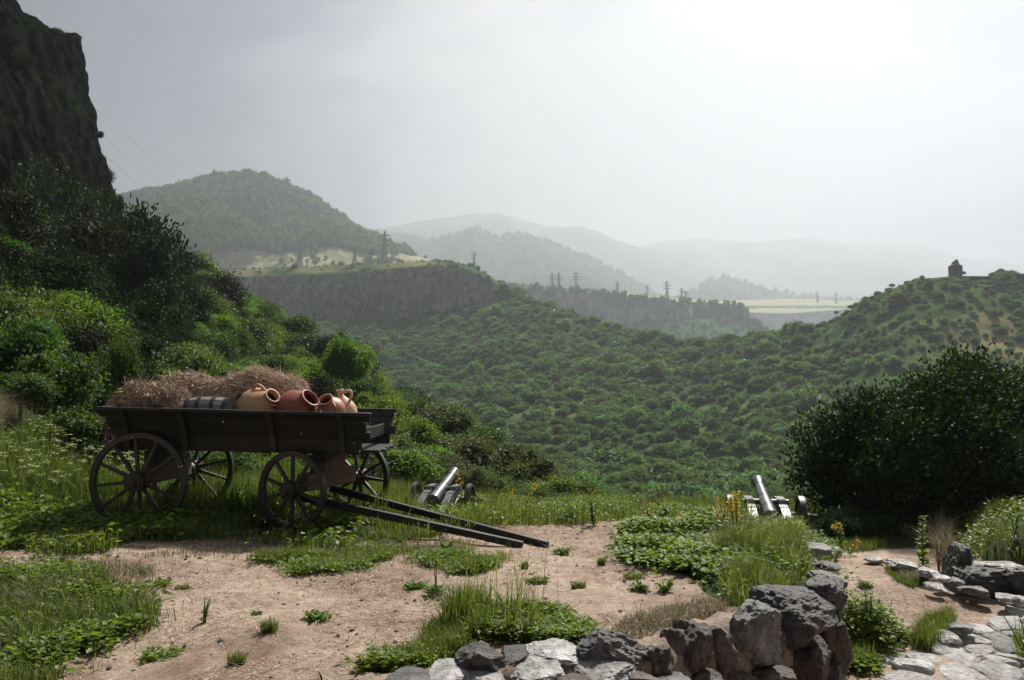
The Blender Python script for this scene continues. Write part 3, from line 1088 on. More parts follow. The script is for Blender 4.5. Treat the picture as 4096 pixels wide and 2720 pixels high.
def trunk_mesh(seed, spread=0.55, limbs=6):
    """unit tree skeleton: trunk from z=-1.6 up into the crown with limbs"""
    rng = np.random.default_rng(seed)
    mb = MB()
    p = [np.array([0, 0, -2.2])]
    for z in (-1.5, -0.9, -0.4, 0.1, 0.5):
        p.append(np.array([rng.uniform(-.07, .07), rng.uniform(-.07, .07), z]))
    add_tube(mb, p, [0.085, 0.07, 0.06, 0.05, 0.035, 0.012], 7)
    for i in range(limbs):
        a = rng.uniform(0, 2 * np.pi)
        z0 = rng.uniform(-1.0, 0.1)
        e = np.array([math.cos(a) * spread, math.sin(a) * spread, z0 + rng.uniform(.35, .7)])
        s0 = np.array([0, 0, z0])
        add_tube(mb, [s0, s0 * .5 + e * .5 + np.array([0, 0, -.06]), e, e + (e - s0) * .45 + np.array([0, 0, .1])], [0.035, 0.025, 0.016, 0.006], 6)
    return mb.mesh('trunk', M['bark'])


TRUNKS = {}


def tree(name, label, cat, px, ptop, pbot, pw, Y, ck, var, group=None, squash=None, rot=None):
    """a tree or bush: crown seen between ptop and pbot, pw wide in the photograph, standing at depth Y"""
    c = W(px, (ptop + pbot) / 2, Y)
    rw = pw / F * Y / 2
    rh = (pbot - ptop) / F * Y / 2
    gz = float(hgt(c[0], c[1]))
    t = thing(name, label, cat, (c[0], c[1], gz), 0, group)
    rz = RNG.uniform(0, 6.28) if rot is None else rot
    o = bpy.data.objects.new('crown', crown(ck, var))
    COL.objects.link(o)
    o.parent = t
    o.location = (0, 0, c[2] - gz)
    o.rotation_euler = (0, 0, rz)
    k = 1.04
    o.scale = (rw * k, rw * k, rh * 1.14)
    if var % 3 not in TRUNKS:
        TRUNKS[var % 3] = trunk_mesh(70 + var)
    b = bpy.data.objects.new('trunk', TRUNKS[var % 3])
    COL.objects.link(b)
    b.parent = t
    h = max(c[2] - gz, rh * 0.5)
    b.location = (0, 0, c[2] - gz)
    b.rotation_euler = (0, 0, rz)
    b.scale = (rw * .9, rw * .9, max(h / 2.0, rh * .6))
    return t


def build_trees():
    G = 'trees at the foot of the cliff'
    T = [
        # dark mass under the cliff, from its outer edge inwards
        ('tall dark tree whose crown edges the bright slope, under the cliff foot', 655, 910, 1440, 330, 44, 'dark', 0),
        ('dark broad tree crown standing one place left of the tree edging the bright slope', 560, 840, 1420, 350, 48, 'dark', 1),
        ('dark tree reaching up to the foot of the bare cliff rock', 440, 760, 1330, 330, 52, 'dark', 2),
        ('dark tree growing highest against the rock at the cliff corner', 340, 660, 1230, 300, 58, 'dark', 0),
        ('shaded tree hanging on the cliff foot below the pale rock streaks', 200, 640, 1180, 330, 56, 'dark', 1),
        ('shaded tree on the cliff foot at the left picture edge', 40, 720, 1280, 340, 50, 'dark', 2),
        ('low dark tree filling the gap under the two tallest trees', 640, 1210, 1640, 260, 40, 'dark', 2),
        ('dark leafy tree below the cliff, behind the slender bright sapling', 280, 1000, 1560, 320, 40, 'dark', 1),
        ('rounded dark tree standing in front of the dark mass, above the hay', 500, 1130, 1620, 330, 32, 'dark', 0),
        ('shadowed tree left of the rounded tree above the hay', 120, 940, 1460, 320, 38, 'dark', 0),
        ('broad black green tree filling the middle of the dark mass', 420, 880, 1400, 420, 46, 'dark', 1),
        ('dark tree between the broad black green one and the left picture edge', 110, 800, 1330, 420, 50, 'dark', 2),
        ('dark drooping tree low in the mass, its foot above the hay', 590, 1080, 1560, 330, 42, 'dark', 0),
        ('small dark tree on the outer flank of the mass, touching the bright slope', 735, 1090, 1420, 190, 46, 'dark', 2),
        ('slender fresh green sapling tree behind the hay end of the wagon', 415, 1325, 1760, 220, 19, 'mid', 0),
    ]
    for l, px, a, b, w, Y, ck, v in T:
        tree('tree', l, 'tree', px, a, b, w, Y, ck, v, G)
    G = 'bushes on the left bank'
    T = [
        ('pale green bush highest on the bank at the left edge', 60, 1270, 1560, 320, 17, 'bank', 1),
        ('pale green bush on the bank beside the dry grass', 230, 1390, 1700, 260, 15.5, 'bank', 2),
        ('light green bush low on the bank above the dry grass patch', 80, 1480, 1640, 230, 14.5, 'bank', 2),
        ('bright bush left of the wagon, level with its load', 260, 1640, 1900, 330, 12.6, 'bank', 0),
        ('bright low bush at the left edge under the dry grass patch', 20, 1720, 1900, 260, 12, 'bank', 1),
        ('dark green bush right behind the rear wheel', 470, 1700, 1900, 260, 14, 'bank', 2),
    ]
    for l, px, a, b, w, Y, ck, v in T:
        tree('bush', l, 'bush', px, a, b, w, Y, ck, v, G)
    G = 'trees and bushes on the sunlit slope'
    T = [
        ('small bright bush highest on the sunlit slope beside the dark trees', 815, 1140, 1230, 110, 92, 'bright', 0),
        ('yellow green bush on the sunlit slope under the highest bush', 790, 1330, 1480, 150, 62, 'bright', 1),
        ('wide bright bush on the shoulder of the sunlit slope', 900, 1295, 1430, 190, 76, 'bright', 1),
        ('large bright green bush at the outer shoulder of the sunlit slope', 1020, 1285, 1450, 210, 74, 'bright', 2),
        ('green bush at the outer end of the shoulder, right of the largest', 1095, 1330, 1470, 130, 78, 'mid', 0),
        ('dark bush in the hollow below the shoulder of the slope', 850, 1460, 1580, 170, 50, 'mid', 1),
        ('pale bush in the hollow above the big hay heap', 960, 1440, 1580, 190, 48, 'mid', 2),
        ('fresh green bush above the right end of the hay', 1080, 1410, 1570, 130, 52, 'bright', 0),
        ('dark green bush above the red jar', 1185, 1390, 1590, 190, 56, 'dark', 1),
        ('dark tree behind the yellow green one, its top standing higher', 1320, 1325, 1560, 170, 62, 'dark', 0),
        ('glowing yellow green tree above the pale jug', 1385, 1345, 1590, 180, 50, 'bright', 2),
        ('dark bush between the red jar and the yellow green tree', 1240, 1490, 1660, 200, 40, 'dark', 2),
        ('dark bush right of the pale jug', 1445, 1520, 1680, 170, 44, 'mid', 1),
        ('small bright bush beside the rail ends of the wagon', 1490, 1570, 1680, 120, 40, 'bright', 1),
    ]
    for l, px, a, b, w, Y, ck, v in T:
        tree('tree' if 'tree' in l.split(' ')[:5] else 'bush', l, 'tree' if ' tree ' in l[:40] else 'bush', px, a, b, w, Y, ck, v, G)
    G = 'trees below the gun ledge'
    T = [
        ('fresh green tree with drooping crown right of the wagon front', 1625, 1672, 1850, 200, 30, 'bright', 0),
        ('rounded olive bush tree standing highest right of the wagon', 1780, 1632, 1780, 200, 36, 'olive', 1),
        ('olive bush behind the far front wheel', 1560, 1760, 1930, 210, 24, 'olive', 2),
        ('dull green bush between the fresh tree and the round olive one', 1800, 1745, 1880, 260, 31, 'mid', 2),
        ('light olive bush behind the left cannon', 1715, 1815, 1985, 260, 24, 'olive', 0),
        ('dark olive tree with its trunk showing, right of the left cannon', 1935, 1765, 2010, 230, 27, 'olive', 1),
        ('dark olive tree with a wide low crown beside the one showing its trunk', 2085, 1800, 2010, 210, 29, 'olive', 2),
        ('dull bush low on the brink below the wide olive tree', 2190, 1935, 2080, 210, 26, 'olive', 0),
        ('dull green bush on the brink in the middle of the ledge', 2335, 2010, 2110, 170, 24, 'mid', 1),
    ]
    for l, px, a, b, w, Y, ck, v in T:
        w, a = w * 1.28, a - 14
        tree('tree' if ' tree ' in l[:34] else 'bush', l, 'tree' if ' tree ' in l[:34] else 'bush', px, a, b, w, Y, ck, v, G)
    G = 'dark trees beyond the lower path'
    T = [
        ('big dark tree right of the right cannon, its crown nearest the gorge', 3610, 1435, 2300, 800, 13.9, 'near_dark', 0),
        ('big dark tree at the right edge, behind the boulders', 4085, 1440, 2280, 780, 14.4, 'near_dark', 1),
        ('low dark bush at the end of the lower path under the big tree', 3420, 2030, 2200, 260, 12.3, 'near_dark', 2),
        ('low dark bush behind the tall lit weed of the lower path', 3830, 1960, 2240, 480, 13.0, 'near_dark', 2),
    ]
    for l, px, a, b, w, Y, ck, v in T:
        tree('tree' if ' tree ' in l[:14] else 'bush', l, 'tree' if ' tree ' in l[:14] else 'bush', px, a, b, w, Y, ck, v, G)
    # shrubs clinging to the cliff edge
    T = [
        ('tufted shrub overhanging the top corner of the cliff', 270, 150, 205, 66, 80, 'dark', 0),
        ('shrub hanging from the cliff edge below its top corner', 308, 226, 272, 34, 80, 'dark', 1),
        ('shrub halfway down the cliff edge', 372, 440, 495, 34, 79, 'dark', 2),
        ('small shrub standing out from the cliff edge against the sky', 398, 520, 562, 34, 79, 'mid', 0),
        ('dark shrub bulging from the cliff edge above the trees', 400, 640, 770, 110, 79, 'dark', 1),
        ('shrub on the cliff foot against the sky, above the dark trees', 465, 770, 860, 70, 78, 'dark', 2),
    ]
    for l, px, a, b, w, Y, ck, v in T:
        c = W(px, (a + b) / 2, Y)
        t = thing('cliff_shrub', l, 'shrub', c, 0, 'shrubs on the cliff')
        o = bpy.data.objects.new('crown', crown(ck, v))
        COL.objects.link(o)
        o.parent = t
        o.scale = (w / F * Y / 2, w / F * Y / 2, (b - a) / F * Y / 2)
        mb = MB()
        add_tube(mb, [(-1.6, .6, -.9), (-.8, .3, -.5), (0, 0, 0)], [.10, .08, .04], 6)
        mb.obj('trunk', M['bark'], t)


build_trees()


# ------------------------------------------------------------------ scrub and forest on the far hillsides
def gn_scatter(name, pts, scl, rot, idx, sources, label):
    """one object of the kind nobody counts: instances of real prototype plants on fixed points"""
    me = bpy.data.meshes.new(name)
    me.vertices.add(len(pts))
    me.vertices.foreach_set('co', np.asarray(pts, np.float32).ravel())
    for nm, ty, ar in (('scl', 'FLOAT_VECTOR', scl), ('rot', 'FLOAT_VECTOR', rot)):
        at = me.attributes.new(nm, ty, 'POINT')
        at.data.foreach_set('vector', np.asarray(ar, np.float32).ravel())
    at = me.attributes.new('src', 'INT', 'POINT')
    at.data.foreach_set('value', np.asarray(idx, np.int32))
    me.update()
    o = bpy.data.objects.new(name, me)
    COL.objects.link(o)
    ng = bpy.data.node_groups.new(name, 'GeometryNodeTree')
    ng.interface.new_socket('Geometry', in_out='INPUT', socket_type='NodeSocketGeometry')
    ng.interface.new_socket('Geometry', in_out='OUTPUT', socket_type='NodeSocketGeometry')
    gi, go = N(ng, 'NodeGroupInput'), N(ng, 'NodeGroupOutput')
    jn = N(ng, 'GeometryNodeJoinGeometry')
    na = {}
    for nm, ty in (('scl', 'FLOAT_VECTOR'), ('rot', 'FLOAT_VECTOR'), ('src', 'INT')):
        n = N(ng, 'GeometryNodeInputNamedAttribute', data_type=ty)
        n.inputs['Name'].default_value = nm
        na[nm] = n.outputs['Attribute']
    for k, so in enumerate(sources):
        oi = N(ng, 'GeometryNodeObjectInfo')
        oi.inputs['Object'].default_value = so
        oi.inputs['As Instance'].default_value = True
        cp = N(ng, 'FunctionNodeCompare', data_type='INT', operation='EQUAL')
        lk(ng, na['src'], cp.inputs[2])
        cp.inputs[3].default_value = k
        ip = N(ng, 'GeometryNodeInstanceOnPoints')
        lk(ng, gi.outputs[0], ip.inputs['Points'])
        lk(ng, cp.outputs[0], ip.inputs['Selection'])
        lk(ng, oi.outputs['Geometry'], ip.inputs['Instance'])
        lk(ng, na['rot'], ip.inputs['Rotation'])
        lk(ng, na['scl'], ip.inputs['Scale'])
        lk(ng, ip.outputs[0], jn.inputs[0])
    lk(ng, jn.outputs[0], go.inputs[0])
    md = o.modifiers.new('scatter', 'NODES')
    md.node_group = ng
    kind(o, 'stuff', label)
    return o


def sample_sheet(P, n, wfun):
    """random points on a sheet, weighted by area and wfun(px, py, points, normals)"""
    a, b, c, d = P[:-1, :-1], P[1:, :-1], P[1:, 1:], P[:-1, 1:]
    cr = np.cross(c - a, d - b)
    area = np.linalg.norm(cr, axis=2)
    nr = cr / (area[..., None] + 1e-9)
    nr = nr * np.sign(nr[..., 2:3] + 1e-9)
    cen = (a + b + c + d) / 4
    qx, qy = PX(cen)
    w = area * wfun(qx, qy, cen, nr)
    w = np.clip(w, 0, None).ravel()
    pick = RNG.choice(len(w), n, p=w / w.sum())
    i, j = np.unravel_index(pick, area.shape)
    u, v = RNG.random((n, 1)), RNG.random((n, 1))
    return a[i, j] * (1 - u) * (1 - v) + b[i, j] * u * (1 - v) + c[i, j] * u * v + d[i, j] * (1 - u) * v


def build_scrub():
    pts = sample_sheet(VP, 26000, lambda qx, qy, c, nr: np.where((qx > 500) & (qx < 4350) & (qy < 2150) & (qy > 1000), 1.0, 0.0)
                       * (0.10 + 0.9 * sm(0.40, 0.62, nr[..., 2])) * (0.35 + 0.65 * sm(-0.25, 0.2, fbm(c / 38, 3, 201)))
                       * (1 - 0.5 * sm(3100, 3500, qx) * sm(1700, 1500, qy)) * np.where((np.abs(qx - 3835) < 130) & (qy < 1128), 0.0, 1.0) * np.where((vpar[:-1] > 4.95)[None, :] & (qx < 2000), np.where((vpar[:-1] < 6)[None, :], .10, .05), 1.0)
                       * (1.0 + 1.4 * sm(260, 180, c[..., 1])))
    qx, qy = PX(pts)
    n = len(pts)
    size = np.exp(RNG.normal(0.0, 0.42, n)) * 1.36
    size *= np.where((qx > 3250) & (qy < 1450), 0.62, 1.0) * np.where(pts[:, 1] > 560, .6, 1.0) * np.where(pts[:, 1] < 240, 0.85, 1.0)
    protos = []
    for k in range(5):
        L = lobes_of(500 + k, 5, 0.75, (0.4, 0.6), 0.5)
        protos.append(crown_mesh('shrub', M['leaf_far'], 520 + k, L, 620, 0.30, 0.14, 5, 0.78, 0.4))
    appar = size / pts[:, 1]
    order = np.argsort(-appar)
    # the 260 largest in view are shrubs of their own
    big = [i for i in order if -20 < qx[i] < 4110 and qy[i] < 2050][:260]
    bs = set(big)
    firsts = {}
    hue = RNG.integers(0, 5, n)
    for i in big:
        o = bpy.data.objects.new('hillside_shrub', protos[hue[i]])
        COL.objects.link(o)
        o.location = pts[i] + np.array([0, 0, size[i] * 0.45])
        o.rotation_euler = (0, 0, RNG.uniform(0, 6.28))
        o.scale = (size[i] * RNG.uniform(.9, 1.25), size[i] * RNG.uniform(.9, 1.25), size[i] * RNG.uniform(.75, 1.1))
        tag(o, 'rounded green shrub among many on the hillside across the gorge', 'shrub', 'shrubs on the far hillside')
        firsts.setdefault(int(hue[i]), o)
    rest = np.array([i for i in range(n) if i not in bs])
    sc_ = size[rest][:, None] * np.stack([RNG.uniform(.9, 1.25, len(rest)), RNG.uniform(.9, 1.25, len(rest)), RNG.uniform(.75, 1.1, len(rest))], 1)
    rt = np.stack([np.zeros(len(rest)), np.zeros(len(rest)), RNG.uniform(0, 6.28, len(rest))], 1)
    gn_scatter('hillside_scrub', pts[rest] + np.array([0, 0, 1.0]) * size[rest][:, None] * .45, sc_, rt, hue[rest], [firsts[k] for k in range(5)], 'dense green scrub covering the hillside across the gorge')
    # forest of the far hills: one prototype wood tree drawn many times
    L = [(0, 0, 0, .75), (.2, .1, .5, .6), (-.15, .1, .9, .42), (0, -.2, .3, .6)]
    tm = [crown_mesh('wood_tree', M['leaf_spur_sunlit' if k else 'leaf_forest'], 640 + k, L if k else lobes_of(9, 4, 1.0, (.45, .6), .4), 130, 0.5, 0.15, 4, 0.92, 0.4) for k in range(2)]
    src = []
    spots = [(965, 757, 1800), (700, 830, 1480)]
    for k, me in enumerate(tm):
        o = bpy.data.objects.new('forest_tree', me)
        COL.objects.link(o)
        P0 = HM[0] if k == 0 else HS[0]
        o.location = P0[150 if k == 0 else 100, 40 if k == 0 else 30] + np.array([0, 0, 6])
        o.scale = (3.6, 3.6, 5)
        tag(o, 'lone dark tree standing out in the forest of the mountain' if k == 0 else 'lone pale tree standing out in the forest of the spur', 'tree', 'trees of the far forest')
        src.append(o)
    allp, alls, fid = [], [], []
    for (P, par, tint), n_, s_ in ((HM, 13000, 4.3), (HS, 6500, 3.7), (HT, 3600, 3.7), (HB, 6200, 7.0), (HC, 2200, 6.5)):
        tt = (tint[:-1, :-1] + tint[1:, 1:]) / 2

        def wf(qx, qy, c, nr, tt=tt):
            return np.where(tt > .55, 0.015, 1.0) * np.where((qx > 200) & (qx < 3700), 1, 0) * np.where(c[..., 1] > 870, 1, 0)
        p = sample_sheet(P, n_, wf)
        allp.append(p)
        fid.append(np.where(RNG.random(n_) < (.15 if P is HM[0] else .85 if P is HS[0] else .4), 1, 0))
        alls.append(s_ * np.exp(np.clip(RNG.normal(0, .25, n_), -.5, .4)))
    # rough green lip of the middle plateau and its foot
    p = sample_sheet(PB, 620, lambda qx, qy, c, nr: np.where((PBpar[:-1] > 1.95) & (PBpar[:-1] < 3.0), 3.0, np.where(PBpar[:-1] < 0.9, .5, 0.03))[None, :] * np.where((PBpar[:-1] > 3.02)[None, :] & (qx > 2400), 0.0, 1))
    allp.append(p)
    alls.append(2.6 * np.exp(RNG.normal(0, .3, len(p))))
    fid.append(RNG.integers(0, 2, len(p)))
    fidx = np.concatenate(fid)
    p, s_ = np.concatenate(allp), np.concatenate(alls)
    n = len(p)
    sc_ = s_[:, None] * np.stack([RNG.uniform(.8, 1.1, n), RNG.uniform(.8, 1.1, n), RNG.uniform(.9, 1.4, n)], 1)
    rt = np.stack([np.zeros(n), np.zeros(n), RNG.uniform(0, 6.28, n)], 1)
    gn_scatter('forest', p + np.array([0, 0, .5]) * s_[:, None], sc_, rt, fidx, src, 'distant forest covering the mountain and the hazy hills')


build_scrub()


def build_slope_scrub():
    """bushes without number between the named ones on the near hillside"""
    n = 5200
    y = RNG.uniform(17, 100, n) ** 1.0
    x = RNG.uniform(-1.0, 0.35, n) * (0.62 * y + 3)
    z = hgt(x, y)
    px, py = PX(xyz(x, y, z))
    keep = (x < -0.08 * y + 3.5) | (y < 60)
    keep &= ~((y < 22) & (x > -5) & (x < 4)) & (px < np.where(y < 65, np.where(y < 34, 2500, 1900), 1500) - 100 * RNG.random(n))
    x, y, z, px = x[keep], y[keep], z[keep], px[keep]
    s = np.exp(RNG.normal(0, .35, len(x))) * (0.35 + 0.012 * y) * np.where((px > 1750) & (y < 40), .75, 1)
    keep = RNG.random(len(x)) < (0.30 + 0.6 * sm(-.2, .3, fbm(xyz(x / 9, y / 9), 2, 301)))
    x, y, z, s, px = x[keep], y[keep], z[keep], s[keep], px[keep]
    src = []
    for ck, v in (('mid', 0), ('bright', 1), ('olive', 2), ('dark', 0)):
        src.append(next(o for o in bpy.data.objects if o.type == 'MESH' and o.data is CROWNS[(ck, v)]))
    r = RNG.random(len(x))
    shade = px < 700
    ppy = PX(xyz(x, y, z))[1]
    shade = (px < 720) & ((ppy < 1330) | (px > 420))  # darker crowns used here in place of the cliff's shade
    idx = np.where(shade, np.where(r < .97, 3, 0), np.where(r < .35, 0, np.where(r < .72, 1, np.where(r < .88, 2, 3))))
    sc_ = s[:, None] * np.stack([RNG.uniform(.9, 1.3, len(x)), RNG.uniform(.9, 1.3, len(x)), RNG.uniform(.7, 1.1, len(x))], 1)
    rt = np.stack([np.zeros(len(x)), np.zeros(len(x)), RNG.uniform(0, 6.28, len(x))], 1)
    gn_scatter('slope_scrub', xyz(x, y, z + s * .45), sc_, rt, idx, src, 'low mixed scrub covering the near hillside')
    # dark growth on the ledges of the cliff
    p = sample_sheet(CLIFF, 900, lambda qx, qy, c, nr: np.where((qx > -200) & (qx < np.where(qy < 800, 330, 470)) & (qy > 120) & (qy < 1300), 1.0, 0) * (0.03 + sm(.35, .7, nr[..., 2]) + 1.2 * sm(600, 900, qy)) * sm(-.1, .25, fbm(c / 9, 3, 311)))
    s = np.clip(np.exp(RNG.normal(0, .35, len(p))) * 0.6, .2, .85)
    rt = np.stack([np.zeros(len(p)), np.zeros(len(p)), RNG.uniform(0, 6.28, len(p))], 1)
    gn_scatter('cliff_growth', p, s[:, None] * np.array([[1, 1, .8]]), rt, np.zeros(len(p), int), [src[3]], 'dark creepers and tufts growing on the ledges of the cliff')


build_slope_scrub()


# ------------------------------------------------------------------ the hay wagon
def make_wheel(parent, name, loc, rotz, R, nsp, hub_r, hub_l, a0=0.0, felloe=0.064, width=0.062):
    w = sub(name, parent, loc, (0, 0, rotz))
    # rim of wooden felloes, axle along the wheel's local Y
    mb = MB()
    n = 56
    a = np.arange(n) * 2 * np.pi / n
    ro, ri, hw = R - 0.010, R - felloe, width / 2
    prof = [(ri + .006, -hw), (ro, -hw * .92), (ro, hw * .92), (ri + .006, hw), (ri, hw * .7), (ri, -hw * .7)]
    V = np.stack([np.stack([r * np.cos(a), np.full(n, y), r * np.sin(a)], 1) for r, y in prof], 1)
    mb.add(V.reshape(-1, 3), grid_faces(n + 1, 6, True)[:] % (n * 6))
    mb.obj('rim', M['spoke'], w)
    mb = MB()
    prof = [(R - .010, -hw), (R, -hw), (R, hw), (R - .010, hw)]
    V = np.stack([np.stack([r * np.cos(a), np.full(n, y), r * np.sin(a)], 1) for r, y in prof], 1)
    mb.add(V.reshape(-1, 3), grid_faces(n + 1, 4, True) % (n * 4))
    mb.obj('tyre', M['iron'], w)
    mb = MB()
    L = hub_l
    add_lathe(mb, [(0.001, -L * .56), (hub_r * .42, -L * .56), (hub_r * .45, -L * .42), (hub_r * .72, -L * .40), (hub_r * .8, -L * .2), (hub_r, -.035), (hub_r, .035), (hub_r * .8, L * .2), (hub_r * .7, L * .42), (0.001, L * .42)], (0, 0, 0), (0, 1, 0), 22)
    mb.obj('hub', M['spoke'], w, smooth=False)
    mb = MB()
    for y in (-L * .34, -.05, .05):
        add_lathe(mb, [(hub_r * .86, y - .012), (hub_r * .98, y - .012), (hub_r * .98, y + .012), (hub_r * .86, y + .012)], (0, 0, 0), (0, 1, 0), 22)
    mb.obj('hub_band', M['iron'], w)
    for k in range(nsp):
        t = a0 + 2 * np.pi * k / nsp
        d = np.array([math.cos(t), 0, math.sin(t)])
        mb = MB()
        add_bar(mb, d * hub_r * .8, d * (ri + .02), .046, .042, (0, 1, 0), .030, .034, seg=3)
        mb.obj('spoke', M['spoke'], w, bevel=.006)
    return w


def build_wagon():
    t = thing('hay_wagon', 'old dark wooden four wheeled wagon loaded with hay and clay jars, shafts on the ground', 'wagon', (-3.2, 9.45, 0))
    o3 = np.array([-3.2, 9.45, 0.0])
    L = lambda p: np.asarray(p, float) - o3

    # rear wheels (big) and steered front wheels (smaller)
    make_wheel(t, 'rear_wheel', L((-4.215, 8.75, .545)), 0.0, .545, 12, .115, .34, .1)
    make_wheel(t, 'rear_wheel', L((-4.2, 10.16, .545)), math.pi, .545, 12, .115, .34, .3)
    fc = np.array([-2.235, 9.42, .445])
    ang = -math.radians(20.5)
    ax = np.array([math.sin(-ang), math.cos(ang), 0])          # axle direction, away from the camera
    make_wheel(t, 'front_wheel', L(fc - ax * .70), ang, .44, 10, .10, .30, .32)
    make_wheel(t, 'front_wheel', L(fc + ax * .70), ang + math.pi, .44, 10, .10, .30, .1)
    # axles
    mb = MB()
    add_bar(mb, L((-4.21, 8.62, .545)), L((-4.2, 10.3, .545)), .05, .05)
    mb.obj('rear_axle', M['iron'], t)
    mb = MB()
    add_bar(mb, L((-4.21, 8.95, .60)), L((-4.2, 9.96, .60)), .17, .22, jit=.006)
    mb.obj('rear_axle_beam', M['brown'], t, bevel=.01)
    mb = MB()
    add_bar(mb, L((-4.21, 9.0, .79)), L((-4.2, 9.9, .79)), .15, .16, jit=.006)
    mb.obj('rear_bolster', M['wagon'], t, bevel=.01)
    mb = MB()
    add_bar(mb, L(fc - ax * .84), L(fc + ax * .84), .05, .05)
    mb.obj('front_axle', M['iron'], t)
    mb = MB()
    add_bar(mb, L(fc - ax * .52 + [0, 0, .06]), L(fc + ax * .52 + [0, 0, .06]), .16, .20, jit=.006)
    mb.obj('front_axle_beam', M['brown'], t, bevel=.01)
    mb = MB()
    add_bar(mb, L(fc - ax * .22 + [0, 0, .25]), L(fc + ax * .22 + [0, 0, .25]), .22, .20, jit=.008)
    mb.obj('turning_block', M['brown'], t, bevel=.012)
    mb = MB()
    add_bar(mb, L((-2.24, 8.98, .80)), L((-2.24, 9.92, .80)), .16, .14, jit=.006)
    mb.obj('front_bolster', M['wagon'], t, bevel=.01)
    mb = MB()
    add_bar(mb, L((-4.3, 9.45, .872)), L((-2.1, 9.45, .838)), .09, .06)
    mb.obj('reach_pole', M['brown'], t, bevel=.01)
    # shafts: squared poles hinged under the front axle, their ends on the earth
    for s0, s1 in (((-2.62, 8.98, .37), W(2090, 2191, 8.02)), ((-2.28, 9.78, .33), W(2193, 2170, 8.28))):
        mb = MB()
        s1 = np.array(s1)
        s1[2] = float(hgt(s1[0], s1[1])) + .035
        add_bar(mb, L(s0), L(s1), .06, .085, w1=.06, h1=.075, seg=6, jit=.003)
        mb.obj('shaft', M['wagon'], t, bevel=.008)
    # floor: cross-wise sills and long boards; the body rises slightly to the rear
    zr, zf = .935, .862

    def zx(x):
        return zr + (zf - zr) * (x + 4.6) / 3.0
    for y in (9.02, 9.88):
        mb = MB()
        add_bar(mb, L((-4.52, y, zx(-4.52) - .032)), L((-1.66, y, zx(-1.66) - .032)), .08, .028, jit=.002)
        mb.obj('sill', M['wagon'], t, bevel=.008)
    for k in range(6):
        y = 8.99 + k * .185
        x1 = -1.52 + RNG.uniform(-.035, .03)
        mb = MB()
        add_bar(mb, L((-4.55 + RNG.uniform(-.02, .02), y, zx(-4.5))), L((x1, y, zx(x1))), .175, .034, jit=.004, seg=4)
        mb.obj('floor_plank', M['wagon'], t, bevel=.005)
    # sides: flared tiers of boards, near (s=-1) and far (s=+1)
    for s in (-1, 1):
        for k, (y0, z0, y1, z1, th, xr0, xf) in enumerate(((.575, -.035, .605, .12, .032, -4.50, -1.72), (.61, .115, .655, .215, .032, -4.57, -1.62), (.66, .212, .725, .33, .032, -4.60, -1.655), (.738, .333, .80, .418, .036, -4.66, -1.60))):
            mb = MB()
            far = .055 if s > 0 else 0.0
            add = (0.0 if s < 0 else .13 - .03 * k)
            ym, zm = 9.45 + s * (y0 + y1) / 2, (z0 + z1) / 2 + .017
            up = np.array([0, s * (y1 - y0), z1 - z0])
            hgt_ = np.linalg.norm(up)
            a, b = np.array([xr0, ym, zx(xr0) + zm]), np.array([xf + add, ym, zx(xf + add) + zm - .0])
            mb_pts = 5
            add_bar(mb, L(a), L(b), th, hgt_, up, seg=mb_pts, jit=.004)
            mb.obj('side_board', M['wagon'], t, bevel=.006)
        # flat top rail capping the side
        mb = MB()
        a, b = np.array([-4.66, 9.45 + s * .81, zx(-4.66) + .435]), np.array([-1.58 + (.05 if s > 0 else 0), 9.45 + s * .81, zx(-1.58) + .435])
        add_bar(mb, L(a), L(b), .075, .035, seg=5, jit=.003)
        mb.obj('top_rail', M['wagon'], t, bevel=.006)
        for x in (-4.38, -3.72, -2.72, -1.93):
            mb = MB()
            pts = [(x, 9.45 + s * (y + .03), zx(x) + z) for y, z in ((.585, -.03), (.62, .09), (.665, .20), (.735, .31), (.825, .418))]
            V, fs = [], []
            for p in pts:
                p = L(p)
                for dx, dy in ((-.03, -.004), (.03, -.004), (.03, .026), (-.03, .026)):
                    V.append(p + np.array([dx, dy * s, 0]))
            for q in range(len(pts) - 1):
                for r in range(4):
                    f = [q * 4 + r, q * 4 + (r + 1) % 4, q * 4 + 4 + (r + 1) % 4, q * 4 + 4 + r]
                    fs.append(f if s < 0 else f[::-1])
            fs.append([len(pts) * 4 - 4, len(pts) * 4 - 3, len(pts) * 4 - 2, len(pts) * 4 - 1] if s < 0 else [len(pts) * 4 - 1, len(pts) * 4 - 2, len(pts) * 4 - 3, len(pts) * 4 - 4])
            mb.add(V, np.array(fs))
            mb.obj('side_bracket', M['iron'], t)
    # tail board and inner front board
    for x, zc, h in ((-4.55, .11, .18), (-4.58, .31, .19)):
        mb = MB()
        yy = .52 if zc < .2 else .66
        add_bar(mb, L((x, 9.45 - yy, zx(x) + zc)), L((x, 9.45 + yy, zx(x) + zc)), .034, h, jit=.004)
        mb.obj('tail_board', M['wagon'], t, bevel=.006)
    mb = MB()
    add_bar(mb, L((-4.63, 8.66, zx(-4.6) + .437)), L((-4.60, 10.24, zx(-4.6) + .437)), .07, .035, jit=.003)
    mb.obj('tail_rail', M['wagon'], t, bevel=.006)
    mb = MB()
    add_bar(mb, L((-1.68, 8.86, zx(-1.7) + .20)), L((-1.68, 10.04, zx(-1.7) + .20)), .034, .14, jit=.004)
    mb.obj('front_board', M['wagon'], t, bevel=.006)
    return t


build_wagon()


